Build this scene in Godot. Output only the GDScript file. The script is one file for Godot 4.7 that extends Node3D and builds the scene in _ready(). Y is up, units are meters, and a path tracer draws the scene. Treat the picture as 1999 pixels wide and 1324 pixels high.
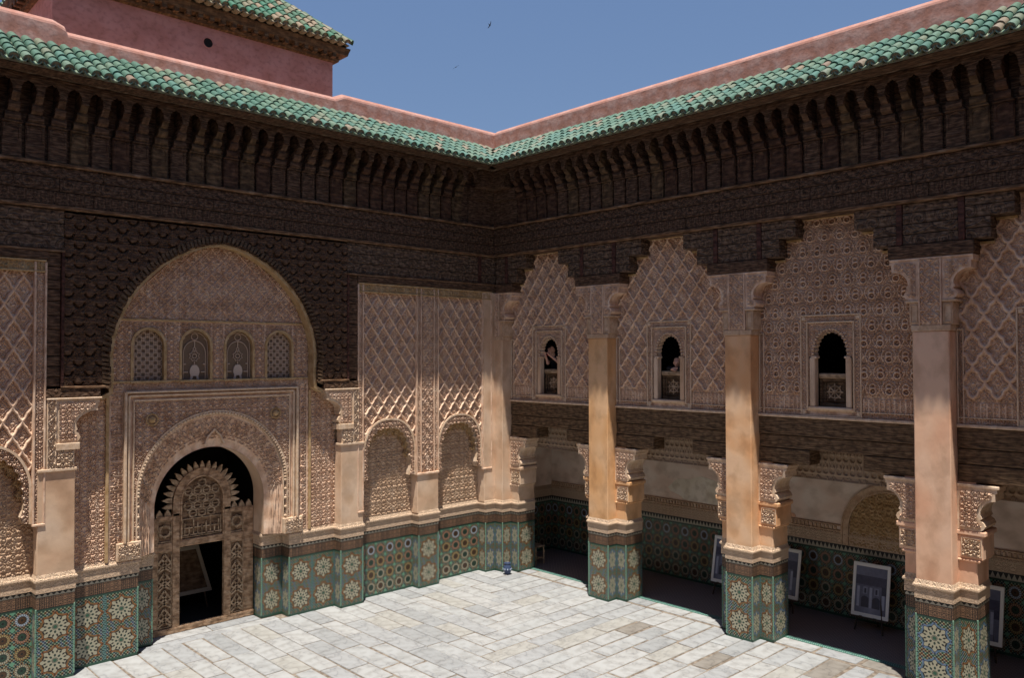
extends Node3D
# A tiled and carved courtyard seen from an upper window.
# L = wall in the plane x = 0 (runs along +z), R = wall in the plane z = 0 (runs along +x).
# Local wall coordinates: u along the wall from the corner, v up, w out into the court.

const CEN := 7.33          # centre line of the portal on L
const PIERS := [0.02, 3.53, 7.14, 10.735]
const BAYS := [1.73, 5.33, 8.93, 12.53]
const CELL := 0.0092

var rng := RandomNumberGenerator.new()
var M := {}
var counts := {}
var pat_a: PackedFloat32Array
var pat_b: PackedFloat32Array
var pat_c: PackedFloat32Array
const PN := 160

# ------------------------------------------------------------------ mesh builder
class Mb:
	var V := PackedVector3Array()
	var N := PackedVector3Array()
	var U := PackedVector2Array()
	var I := PackedInt32Array()
	var left := false
	var o := Vector3.ZERO
	func dr(a: Vector3) -> Vector3:
		return Vector3(a.z, a.y, a.x) if left else a
	func pt(a: Vector3) -> Vector3:
		return dr(a) - o
	func tri_idx(a: int, b: int, c: int) -> void:   # counter-clockwise from outside, in local axes
		if left:
			I.append_array(PackedInt32Array([a, b, c]))
		else:
			I.append_array(PackedInt32Array([a, c, b]))
	func add(p: Vector3, n: Vector3, uv: Vector2) -> int:
		V.append(pt(p)); N.append(dr(n)); U.append(uv)
		return V.size() - 1
	func quad(a: Vector3, b: Vector3, c: Vector3, d: Vector3, ua := Vector2.ZERO, ub := Vector2.RIGHT, uc := Vector2.ONE, ud := Vector2.DOWN) -> void:
		var n := (c - a).cross(d - b)
		if n.length_squared() < 1e-16:
			return
		n = n.normalized()
		var i := add(a, n, ua)
		add(b, n, ub); add(c, n, uc); add(d, n, ud)
		tri_idx(i, i + 1, i + 2); tri_idx(i, i + 2, i + 3)
	func tri(a: Vector3, b: Vector3, c: Vector3) -> void:
		var n := (b - a).cross(c - a)
		if n.length_squared() < 1e-16:
			return
		n = n.normalized()
		var i := add(a, n, Vector2(a.x, a.y))
		add(b, n, Vector2(b.x, b.y)); add(c, n, Vector2(c.x, c.y))
		tri_idx(i, i + 1, i + 2)
	func box(u0: float, u1: float, v0: float, v1: float, w0: float, w1: float, c := 0.0) -> void:
		hexa([Vector3(u0, v0, w0), Vector3(u1, v0, w0), Vector3(u1, v1, w0), Vector3(u0, v1, w0), Vector3(u0, v0, w1), Vector3(u1, v0, w1), Vector3(u1, v1, w1), Vector3(u0, v1, w1)], c)
	func hexa(p: Array, c := 0.0) -> void:    # 8 corners: back face then front face, each counter-clockwise from the front
		var faces := [[4, 5, 6, 7], [1, 0, 3, 2], [5, 1, 2, 6], [0, 4, 7, 3], [7, 6, 2, 3], [0, 1, 5, 4]]
		if c <= 0.0:
			for f in faces:
				var a: Vector3 = p[f[0]]; var b: Vector3 = p[f[1]]; var cc: Vector3 = p[f[2]]; var d: Vector3 = p[f[3]]
				quad(a, b, cc, d, Vector2(a.x + a.z, a.y), Vector2(b.x + b.z, b.y), Vector2(cc.x + cc.z, cc.y), Vector2(d.x + d.z, d.y))
			return
		var ins := []      # per face: the 4 inset corners
		for f in faces:
			var q := []
			for k in 4:
				var x: Vector3 = p[f[k]]; var nx: Vector3 = p[f[(k + 1) % 4]]; var pv: Vector3 = p[f[(k + 3) % 4]]
				var e1 := nx - x; var e2 := pv - x
				q.append(x + e1.normalized() * minf(c, e1.length() * 0.45) + e2.normalized() * minf(c, e2.length() * 0.45))
			ins.append(q)
			quad(q[0], q[1], q[2], q[3], Vector2(q[0].x + q[0].z, q[0].y), Vector2(q[1].x + q[1].z, q[1].y), Vector2(q[2].x + q[2].z, q[2].y), Vector2(q[3].x + q[3].z, q[3].y))
		for fa in 6:
			for k in 4:
				var va: int = faces[fa][k]; var vb: int = faces[fa][(k + 1) % 4]
				for fb in range(fa + 1, 6):
					for j in 4:
						if faces[fb][j] == vb and faces[fb][(j + 1) % 4] == va:
							quad(ins[fa][(k + 1) % 4], ins[fa][k], ins[fb][(j + 1) % 4], ins[fb][j])
		for vi in 8:
			var t := []; var fs := []
			for fa in 6:
				for k in 4:
					if faces[fa][k] == vi:
						t.append(ins[fa][k])
			if t.size() == 3:
				var ctr := Vector3.ZERO
				for x in p: ctr += x / 8.0
				if (t[1] - t[0]).cross(t[2] - t[0]).dot(t[0] - ctr) < 0.0:
					tri(t[0], t[2], t[1])
				else:
					tri(t[0], t[1], t[2])
	# polygon in the plane (A, B), pushed along D from d0 to d1
	func ext(poly: PackedVector2Array, A: Vector3, B: Vector3, D: Vector3, d0: float, d1: float, caps := true, base := Vector3.ZERO) -> void:
		var pl := poly.duplicate()
		var area := 0.0
		for i in pl.size():
			var q := pl[(i + 1) % pl.size()]
			area += pl[i].x * q.y - q.x * pl[i].y
		if area < 0.0:
			pl.reverse()
		var flip := A.cross(B).dot(D) < 0.0
		for i in pl.size():
			var a := pl[i]; var b := pl[(i + 1) % pl.size()]
			var a0 := base + A * a.x + B * a.y + D * d0; var b0 := base + A * b.x + B * b.y + D * d0
			var a1 := a0 + D * (d1 - d0); var b1 := b0 + D * (d1 - d0)
			if flip: quad(b0, a0, a1, b1)
			else: quad(a0, b0, b1, a1)
		if caps:
			var ix := Geometry2D.triangulate_polygon(pl)
			for t in range(0, ix.size(), 3):
				var pa := base + A * pl[ix[t]].x + B * pl[ix[t]].y; var pb := base + A * pl[ix[t + 1]].x + B * pl[ix[t + 1]].y; var pc := base + A * pl[ix[t + 2]].x + B * pl[ix[t + 2]].y
				if (pb - pa).cross(pc - pa).dot(D) < 0.0:
					var s := pb; pb = pc; pc = s
				tri(pa + D * d1, pb + D * d1, pc + D * d1)
				tri(pa + D * d0, pc + D * d0, pb + D * d0)
	# relief sheet: f(u, v) is the height above w (NAN leaves a hole)
	func relief(u0: float, u1: float, v0: float, v1: float, w: float, cell: float, f: Callable) -> void:
		var nu := maxi(1, ceili((u1 - u0) / cell)); var nv := maxi(1, ceili((v1 - v0) / cell))
		var du := (u1 - u0) / nu; var dv := (v1 - v0) / nv
		var h := PackedFloat32Array(); h.resize((nu + 1) * (nv + 1))
		for j in nv + 1:
			for i in nu + 1:
				h[j * (nu + 1) + i] = f.call(u0 + i * du, v0 + j * dv)
		var id := PackedInt32Array(); id.resize(h.size()); id.fill(-1)
		var r := nu + 1
		for j in nv + 1:
			for i in nu + 1:
				var k := j * r + i
				var x := h[k]
				if is_nan(x): continue
				var xl := h[k - 1] if i > 0 else x
				var xr := h[k + 1] if i < nu else x
				var xd := h[k - r] if j > 0 else x
				var xu := h[k + r] if j < nv else x
				if is_nan(xl): xl = x
				if is_nan(xr): xr = x
				if is_nan(xd): xd = x
				if is_nan(xu): xu = x
				id[k] = add(Vector3(u0 + i * du, v0 + j * dv, w + x), Vector3((xl - xr) / (2.0 * du), (xd - xu) / (2.0 * dv), 1.0).normalized(), Vector2(u0 + i * du, -(v0 + j * dv)))
		for j in nv:
			for i in nu:
				var a := id[j * r + i]; var b := id[j * r + i + 1]; var c := id[(j + 1) * r + i + 1]; var d := id[(j + 1) * r + i]
				var miss := int(a < 0) + int(b < 0) + int(c < 0) + int(d < 0)
				if miss == 0:
					if absf(h[j * r + i] - h[(j + 1) * r + i + 1]) < absf(h[j * r + i + 1] - h[(j + 1) * r + i]):
						tri_idx(a, b, c); tri_idx(a, c, d)
					else:
						tri_idx(a, b, d); tri_idx(b, c, d)
				elif miss == 1:
					if a < 0: tri_idx(b, c, d)
					elif b < 0: tri_idx(a, c, d)
					elif c < 0: tri_idx(a, b, d)
					else: tri_idx(a, b, c)
	# a flat-faced strip that follows a path in the wall plane; n points to the left of the path
	func strip(path: PackedVector2Array, o0: float, o1: float, w0: float, w1: float, w1b := NAN) -> void:
		var wa := w1
		var wb := w1 if is_nan(w1b) else w1b
		var nr := PackedVector2Array()
		for i in path.size():
			var t := (path[mini(i + 1, path.size() - 1)] - path[maxi(i - 1, 0)]).normalized()
			nr.append(Vector2(-t.y, t.x))
		for i in path.size() - 1:
			var a := path[i] + nr[i] * o0; var b := path[i + 1] + nr[i + 1] * o0
			var c := path[i + 1] + nr[i + 1] * o1; var d := path[i] + nr[i] * o1
			quad(Vector3(a.x, a.y, wa), Vector3(b.x, b.y, wa), Vector3(c.x, c.y, wb), Vector3(d.x, d.y, wb), a, b, c, d)
			quad(Vector3(d.x, d.y, wb), Vector3(c.x, c.y, wb), Vector3(c.x, c.y, w0), Vector3(d.x, d.y, w0))
			quad(Vector3(b.x, b.y, wa), Vector3(a.x, a.y, wa), Vector3(a.x, a.y, w0), Vector3(b.x, b.y, w0))
		for e in 2:
			var i := 0 if e == 0 else path.size() - 1
			var a := path[i] + nr[i] * o0; var d := path[i] + nr[i] * o1
			var q := [Vector3(a.x, a.y, w0), Vector3(a.x, a.y, wa), Vector3(d.x, d.y, wb), Vector3(d.x, d.y, w0)]
			if e == 1: q.reverse()
			quad(q[0], q[1], q[2], q[3])
	# round bar along 3D points
	func tube(pts: PackedVector3Array, r: float, seg := 8, r_end := -1.0, caps := true) -> void:
		var prev := -1
		var n0 := Vector3.ZERO
		for i in pts.size():
			var t := (pts[mini(i + 1, pts.size() - 1)] - pts[maxi(i - 1, 0)]).normalized()
			if n0 == Vector3.ZERO:
				n0 = t.cross(Vector3.UP if absf(t.y) < 0.9 else Vector3.RIGHT).normalized()
			n0 = (n0 - t * n0.dot(t)).normalized()
			var b := t.cross(n0)
			var rr := r if r_end < 0.0 else lerpf(r, r_end, float(i) / (pts.size() - 1))
			var first := V.size()
			for k in seg + 1:
				var an := TAU * k / seg
				var d := n0 * cos(an) + b * sin(an)
				add(pts[i] + d * rr, d, Vector2(float(k) / seg, i))
			if prev >= 0:
				for k in seg:
					tri_idx(prev + k, prev + k + 1, first + k + 1); tri_idx(prev + k, first + k + 1, first + k)
			prev = first
			if caps and (i == 0 or i == pts.size() - 1):
				var c := add(pts[i], -t if i == 0 else t, Vector2.ZERO)
				for k in seg:
					var x := add(V[first + k] + o if not left else dr(V[first + k] + o), -t if i == 0 else t, Vector2.ZERO)
					var y := add(V[first + k + 1] + o if not left else dr(V[first + k + 1] + o), -t if i == 0 else t, Vector2.ZERO)
					if i == 0: tri_idx(c, y, x)
					else: tri_idx(c, x, y)
	func lathe(prof: PackedVector2Array, c: Vector3, seg := 20) -> void:    # (radius, height) pairs round the upright axis through c
		var first := -1
		for i in prof.size():
			var t := prof[mini(i + 1, prof.size() - 1)] - prof[maxi(i - 1, 0)]
			var nn := Vector2(t.y, -t.x).normalized()
			var s := V.size()
			for k in seg + 1:
				var an := TAU * k / seg
				add(c + Vector3(cos(an) * prof[i].x, prof[i].y, -sin(an) * prof[i].x), Vector3(cos(an) * nn.x, nn.y, -sin(an) * nn.x), Vector2(float(k) / seg, prof[i].y))
			if first >= 0:
				for k in seg:
					tri_idx(first + k, first + k + 1, s + k + 1); tri_idx(first + k, s + k + 1, s + k)
			first = s
	# half of a ball that bulges out of the wall (or the whole of one)
	func ball(c: Vector3, r: Vector3, seg := 10, rings := 6, half := false) -> void:
		var prev := -1
		for i in rings + 1:
			var th := (PI * 0.5 if half else PI) * i / rings
			var s := V.size()
			for k in seg + 1:
				var an := TAU * k / seg
				var d := Vector3(sin(th) * cos(an), sin(th) * sin(an), cos(th))
				add(c + d * r, (d / r).normalized(), Vector2(float(k) / seg, float(i) / rings))
			if prev >= 0:
				for k in seg:
					tri_idx(prev + k, s + k, s + k + 1); tri_idx(prev + k, s + k + 1, prev + k + 1)
			prev = s
	func mesh() -> ArrayMesh:
		var a := []
		a.resize(Mesh.ARRAY_MAX)
		a[Mesh.ARRAY_VERTEX] = V; a[Mesh.ARRAY_NORMAL] = N; a[Mesh.ARRAY_TEX_UV] = U; a[Mesh.ARRAY_INDEX] = I
		var m := ArrayMesh.new()
		m.add_surface_from_arrays(Mesh.PRIMITIVE_TRIANGLES, a)
		return m

# ------------------------------------------------------------------ scene helpers
func numbered(called: String) -> String:
	var k: int = counts.get(called, 0)
	counts[called] = k + 1
	return called if k == 0 else "%s_%03d" % [called, k]

func thing(called: String, label: String, category: String, at := Vector3.ZERO, group := "") -> Node3D:
	var n := Node3D.new()
	n.name = numbered(called)
	add_child(n)
	n.position = at
	n.set_meta("label", label); n.set_meta("category", category)
	if group: n.set_meta("group", group)
	return n

func tag(n: Node3D, label: String, category: String, group := "") -> Node3D:
	n.set_meta("label", label); n.set_meta("category", category)
	if group: n.set_meta("group", group)
	return n

func struct(n: Node3D, label: String) -> Node3D:
	n.set_meta("kind", "structure"); n.set_meta("label", label)
	return n

func base_of(n: Node3D) -> Vector3:
	var p := Vector3.ZERO
	var k: Node = n
	while k is Node3D and k != self:
		p += (k as Node3D).position
		k = k.get_parent()
	return p

func mb(left := false, o := Vector3.ZERO) -> Mb:
	var b := Mb.new()
	b.left = left
	b.o = o
	return b

func put(b: Mb, called: String, material: Material, parent: Node3D) -> MeshInstance3D:
	return put_mesh(b.mesh(), called, material, parent, Vector3.ZERO)

func put_mesh(m: Mesh, called: String, material: Material, parent: Node3D, at: Vector3, turn := 0.0) -> MeshInstance3D:
	var n := MeshInstance3D.new()
	n.name = called
	n.mesh = m
	n.material_override = material
	n.cast_shadow = GeometryInstance3D.SHADOW_CASTING_SETTING_ON
	parent.add_child(n, true)
	n.position = at
	n.rotation.y = turn
	return n

func stuff(n: Node3D) -> Node3D:
	n.set_meta("kind", "stuff")
	return n

# ------------------------------------------------------------------ textures and materials
func lin(r: float, g: float, b: float) -> Color:
	return Color(r, g, b).linear_to_srgb()

func noise_img(sd: int, freq: float, oct: int, w: int, h: int, kind := FastNoiseLite.TYPE_SIMPLEX_SMOOTH) -> PackedByteArray:
	var n := FastNoiseLite.new()
	n.seed = sd; n.frequency = freq; n.noise_type = kind
	n.fractal_type = FastNoiseLite.FRACTAL_FBM; n.fractal_octaves = oct
	var im := n.get_seamless_image(w, h)
	im.convert(Image.FORMAT_L8)
	return im.get_data()

func lut(stops: Array) -> PackedColorArray:
	var out := PackedColorArray()
	for i in 256:
		var x := i / 255.0
		var c: Color = stops[-1][1]
		for k in stops.size() - 1:
			if x <= stops[k + 1][0]:
				var t := clampf((x - stops[k][0]) / (stops[k + 1][0] - stops[k][0]), 0.0, 1.0)
				c = (stops[k][1] as Color).lerp(stops[k + 1][1], t)
				break
		if x <= stops[0][0]: c = stops[0][1]
		out.append(c)
	return out

# two noises, each through its own ramp, multiplied
func stain_tex(a: PackedByteArray, la: PackedColorArray, b: PackedByteArray, lb: PackedColorArray, w: int, h: int) -> ImageTexture:
	var d := PackedByteArray()
	d.resize(w * h * 3)
	for i in w * h:
		var c := la[a[i]] * lb[b[i]]
		d[i * 3] = int(clampf(c.r, 0.0, 1.0) * 255.0); d[i * 3 + 1] = int(clampf(c.g, 0.0, 1.0) * 255.0); d[i * 3 + 2] = int(clampf(c.b, 0.0, 1.0) * 255.0)
	return ImageTexture.create_from_image(with_mips(Image.create_from_data(w, h, false, Image.FORMAT_RGB8, d)))

func with_mips(im: Image) -> Image:
	return im

func mat(c: Color, rough := 0.85, tex: Texture2D = null, scale := Vector3.ONE, world := true) -> StandardMaterial3D:
	var m := StandardMaterial3D.new()
	m.albedo_color = c
	m.roughness = rough
	m.metallic_specular = 0.35
	if tex:
		m.albedo_texture = tex
		m.uv1_triplanar = true
		m.uv1_world_triplanar = world
		m.uv1_scale = scale
	return m

func with_relief(m: StandardMaterial3D, tex: Texture2D, cm: float) -> StandardMaterial3D:
	m.heightmap_enabled = true
	m.heightmap_texture = tex
	m.heightmap_scale = cm
	return m

# carved ornament as a height tile: rounded strokes stamped along curves
func stamp(t: PackedFloat32Array, x: float, y: float, r: float, mirror: bool) -> void:
	for side in (2 if mirror else 1):
		var cx := (x if side == 0 else 1.0 - x) * PN; var cy := y * PN
		var rp := r * PN
		for j in range(int(floorf(cy - rp)), int(ceilf(cy + rp)) + 1):
			for i in range(int(floorf(cx - rp)), int(ceilf(cx + rp)) + 1):
				var d := Vector2(i + 0.5 - cx, j + 0.5 - cy).length() / rp
				if d >= 1.0: continue
				var h := minf(1.0, (1.0 - d) * 2.6)
				var k := posmod(j, PN) * PN + posmod(i, PN)
				if h > t[k]: t[k] = h

func stroke(t: PackedFloat32Array, pts: Array, r: float, mirror: bool) -> void:
	for i in pts.size() - 1:
		var a: Vector2 = pts[i]; var b: Vector2 = pts[i + 1]
		var n := maxi(1, int(a.distance_to(b) * PN / 1.5))
		for k in n + 1:
			var p := a.lerp(b, float(k) / n)
			stamp(t, p.x, p.y, r, mirror)

func spiral(t: PackedFloat32Array, c: Vector2, r0: float, a0: float, turns: float, r: float, mirror: bool) -> void:
	var pts := []
	var n := 40
	for i in n + 1:
		var f := float(i) / n
		pts.append(c + Vector2.from_angle(a0 + TAU * turns * f) * r0 * (1.0 - 0.85 * f))
	stroke(t, pts, r, mirror)
	stamp(t, c.x, c.y, r * 1.5, mirror)

func leaf(t: PackedFloat32Array, p: Vector2, ang: float, l: float, mirror: bool) -> void:
	for i in 9:
		var f := i / 8.0
		var q := p + Vector2.from_angle(ang + 0.5 * f) * l * f
		stamp(t, q.x, q.y, 0.012 + l * 0.30 * sin(PI * minf(1.0, f * 0.85 + 0.12)), mirror)

func pattern_scroll() -> PackedFloat32Array:
	var t := PackedFloat32Array(); t.resize(PN * PN)
	spiral(t, Vector2(0.25, 0.24), 0.205, -PI * 0.5, 1.55, 0.027, true)
	spiral(t, Vector2(0.25, 0.74), 0.205, PI * 0.5, -1.55, 0.027, true)
	stroke(t, [Vector2(0.25, 0.035), Vector2(0.12, 0.0), Vector2(0.03, -0.06), Vector2(0.0, -0.12)], 0.025, true)
	stroke(t, [Vector2(0.25, 0.945), Vector2(0.37, 0.985), Vector2(0.46, 0.94), Vector2(0.5, 0.88)], 0.025, true)
	for e in [[0.46, 0.24, 1.2], [0.05, 0.24, 1.9], [0.46, 0.74, -1.2], [0.04, 0.72, -1.9], [0.25, 0.49, 0.0], [0.25, 0.49, PI - 0.5]]:
		leaf(t, Vector2(e[0], e[1]), e[2], 0.13, true)
	for e in [[0.0, 0.49], [0.5, 0.49], [0.5, 0.03]]:
		stamp(t, e[0], e[1], 0.052, true)
	return t

func pattern_hearts() -> PackedFloat32Array:
	var t := PackedFloat32Array(); t.resize(PN * PN)
	var og := []
	for i in 41:
		var y := i / 40.0
		og.append(Vector2(0.25 + 0.215 * cos(TAU * y) + 0.03 * cos(TAU * 3.0 * y), y))
	stroke(t, og, 0.026, true)
	for e in [[0.0, 0.0], [0.5, 0.5]]:
		var c := Vector2(e[0], e[1])
		stroke(t, [c + Vector2(0, -0.24), c + Vector2(0, 0.22)], 0.022, true)
		var sg := 1.0 if e[0] < 0.25 else -1.0
		spiral(t, c + Vector2(0.125 * sg, 0.06), 0.085, -PI * 0.5, 1.25 * sg, 0.022, true)
		leaf(t, c + Vector2(0.02 * sg, -0.10), (-0.5 if sg > 0 else PI + 0.1), 0.16, true)
		leaf(t, c + Vector2(0.0, 0.2), PI * 0.35, 0.10, true)
		stamp(t, c.x, c.y - 0.26, 0.045, true)
	return t

func pattern_letters(g: RandomNumberGenerator) -> PackedFloat32Array:
	var t := PackedFloat32Array(); t.resize(PN * PN)
	var x := 0.0
	while x < 0.98:     # upright strokes of uneven height over a waving base line, knots and curls between
		var h := g.randf_range(0.55, 0.92)
		stroke(t, [Vector2(x, 0.10), Vector2(x + 0.012, h), Vector2(x - 0.03, h + 0.035)], 0.023, false)
		var nx := x + g.randf_range(0.09, 0.15)
		if g.randf() < 0.6: spiral(t, Vector2((x + nx) * 0.5 + 0.01, g.randf_range(0.24, 0.42)), 0.062, 0.0, 1.1, 0.02, false)
		if g.randf() < 0.6: leaf(t, Vector2((x + nx) * 0.5, g.randf_range(0.55, 0.75)), g.randf_range(0, TAU), 0.10, false)
		stroke(t, [Vector2(x, 0.10), Vector2((x + nx) * 0.5, g.randf_range(0.04, 0.13)), Vector2(nx, 0.10)], 0.025, false)
		x = nx
	return t

func pa(p: PackedFloat32Array, t: float, u: float, v: float) -> float:
	var x := int(fposmod(u / t, 1.0) * PN) % PN
	var y := int(fposmod(v / t, 1.0) * PN) % PN
	return p[y * PN + x] * 1.7

# lattice of lozenges: ribs on the lines, a small carved leaf in each
func lozenges(u: float, v: float, w: float, h: float, rib: float, lob: float) -> float:
	var a := u / w + v / h; var b := u / w - v / h
	var la := a + lob * absf(sin(PI * 2.0 * b)) * 0.5
	var lb := b - lob * absf(sin(PI * 2.0 * a)) * 0.5
	var g := sqrt(1.0 / (w * w) + 1.0 / (h * h))
	var da := absf(la - roundf(la)) / g; var db := absf(lb - roundf(lb)) / g
	var d := minf(da, db)
	if d < rib:
		return 0.018 + 0.04 * sqrt(1.0 - d * d / (rib * rib))
	var ca := la - floorf(la) - 0.5; var cb := lb - floorf(lb) - 0.5
	return 0.017 * pa(pat_b, 0.23, (ca + cb) * 0.5 * w, (ca - cb) * 0.5 * h)

# vertical strokes and knots, like a band of carved script
func script_band(u: float, v: float, v0: float, v1: float) -> float:
	var t := (v - v0) / (v1 - v0)
	if t < 0.08 or t > 0.92: return 0.012
	return 0.018 * maxf(pa(pat_c, 0.24, u, (v - v0) * 1.3), 1.0 - smoothstep(0.2, 0.4, absf(fposmod(u / 0.07, 1.0) - 0.5) * 2.0) if t > 0.5 and pa(pat_a, 1.1, u, 0.1) > 0.3 else 0.0)

# ------------------------------------------------------------------ tile mosaics
func dot_grid(x: float, y: float, p: float, r: float) -> bool:
	var gx := x / p; var gy := y / p
	var ox := 0.5 * fposmod(floorf(gy), 2.0)
	var dx := fposmod(gx + ox, 1.0) - 0.5; var dy := fposmod(gy, 1.0) - 0.5
	return dx * dx + dy * dy < r * r

const CREAM := Color(0.64, 0.63, 0.55)
const INK := Color(0.07, 0.075, 0.085)
const OCHRE := Color(0.54, 0.34, 0.17)
const SKYB := Color(0.38, 0.47, 0.60)
const GREEN := Color(0.17, 0.34, 0.27)
const PALEG := Color(0.38, 0.58, 0.48)
const GOLD := Color(0.60, 0.48, 0.25)
const BLUEW := Color(0.62, 0.68, 0.75)

func big_star(dx: float, dy: float, s: float, rim: Color) -> Color:   # s: radius of the white star
	var r := sqrt(dx * dx + dy * dy) / s
	var th := atan2(dy, dx)
	var c8 := cos(8.0 * th); var c16 := cos(16.0 * th)
	var sec := absf(fposmod(th / (PI * 0.25) + 0.5, 1.0) - 0.5) * 2.0      # 0 on a ray, 1 between two
	if r < 0.13: return GREEN
	if r < 0.23: return INK if c16 > -0.1 else CREAM
	if r < 0.29: return CREAM
	if r < 0.50: return (GREEN.lerp(INK, 0.5) if sec < 0.58 - absf(r - 0.38) * 3.0 else CREAM)
	if r < 0.58: return CREAM
	if r < 0.80: return INK if absf(sec - 0.52) < 0.27 - absf(r - 0.69) * 1.8 else CREAM
	var edge := 0.84 + 0.18 * c8
	if r < edge: return CREAM
	if r < edge + 0.05: return INK
	if r < 1.05 and c8 < -0.2: return INK if r > 0.80 and r < 0.90 else rim.lerp(GREEN, 0.25)
	if r < edge + 0.22: return INK if absf(r - edge - 0.14) < 0.05 and cos(24.0 * th) > 0.3 else rim
	return Color(0, 0, 0, 0)

func small_star(dx: float, dy: float, s: float, rim: Color, heart: Color) -> Color:
	var r := sqrt(dx * dx + dy * dy) / s
	var th := atan2(dy, dx)
	var c8 := cos(8.0 * th); var c16 := cos(16.0 * th)
	if r < 0.15: return INK
	if r < 0.27: return heart if c8 > -0.3 else INK
	if r < 0.47: return INK if c16 > -0.2 else heart
	if r < 0.53: return INK
	if r < 0.80: return rim if c16 > -0.6 else INK.lerp(rim, 0.35)
	if r < 0.95 + 0.06 * c8: return INK if c16 > 0.0 else rim.lerp(OCHRE, 0.6)
	return Color(0, 0, 0, 0)

# the ground between the stars: small cut chips in rows, dark octagons and coloured bow ties
func filler(x: float, y: float, c: Color) -> Color:
	var p := 0.040
	var sx := (x + y) * 0.7071
	y = (y - x) * 0.7071
	x = sx
	var row := floorf(y / p)
	var gx := x / p
	var dx := fposmod(gx, 1.0) - 0.5; var dy := fposmod(y / p, 1.0) - 0.5
	var r := absf(dx) + absf(dy)
	var id := int(floorf(gx)) * 7 + int(row) * 13
	if dx * dx + dy * dy < 0.11: return INK
	if r > 0.72: return PALEG if id % 4 == 0 else CREAM
	return [c, c.lerp(INK, 0.25), GREEN, PALEG.lerp(GREEN, 0.4), OCHRE, SKYB.lerp(GREEN, 0.4)][posmod(id * 5 + int(row) * 3, 6)]

func mosaic_big(x: float, y: float, rim: Color, fill: Color) -> Color:
	if y < 0.045: return GREEN.lerp(INK, 0.15)
	if y > 1.225: return GREEN.lerp(INK, 0.25)
	var cy := 0.345 if y < 0.63 else 0.92
	var c := big_star(x - 0.28, y - cy, 0.215, rim)
	if c.a > 0.0: return c
	if minf(x, 0.56 - x) < 0.03: return INK if dot_grid(x, y, 0.034, 0.36) else PALEG.lerp(SKYB, 0.4)
	return filler(x, y, fill if absf(y - 0.63) < 0.13 and absf(x - 0.28) > 0.07 else (fill.lerp(GREEN, 0.6) if absf(absf(y - 0.63) - 0.42) < 0.12 else GREEN.lerp(OCHRE, 0.3)))

func mosaic_small(x: float, y: float) -> Color:
	if y < 0.045: return GREEN.lerp(INK, 0.15)
	if y > 1.225: return GREEN.lerp(INK, 0.25)
	var i := int(floorf(x / 0.28)); var j := clampi(int(floorf((y - 0.065) / 0.287)), 0, 3)
	var dx := x - 0.28 * (i + 0.5); var dy := (y - 0.065) - 0.287 * (j + 0.5)
	var alt := (i + j) % 2 == 0
	var rims := [CREAM, BLUEW, GOLD.lerp(CREAM, 0.4), CREAM, Color(0.62, 0.48, 0.40)]
	var c := small_star(dx, dy, 0.128, rims[(i * 3 + j * 2) % 5], GREEN if alt else OCHRE.lerp(INK, 0.3))
	if c.a > 0.0: return c
	var ex := absf(absf(dx) - 0.14); var ey := absf(absf(dy) - 0.1435)
	if ex + ey < 0.045: return PALEG
	return filler(x, y, SKYB.lerp(GREEN, 0.6) if alt else GREEN)

func paint(w: int, h: int, sx: float, sy: float, f: Callable) -> ImageTexture:
	var d := PackedByteArray()
	d.resize(w * h * 3)
	for j in h:
		for i in w:
			var c: Color = f.call((i + 0.5) / w * sx, (1.0 - (j + 0.5) / h) * sy)
			var k := (j * w + i) * 3
			d[k] = int(clampf(c.r, 0, 1) * 255.0); d[k + 1] = int(clampf(c.g, 0, 1) * 255.0); d[k + 2] = int(clampf(c.b, 0, 1) * 255.0)
	return ImageTexture.create_from_image(Image.create_from_data(w, h, false, Image.FORMAT_RGB8, d))

func grey_tex(d: PackedByteArray, w: int, h: int) -> ImageTexture:
	return ImageTexture.create_from_image(Image.create_from_data(w, h, false, Image.FORMAT_L8, d))

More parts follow.
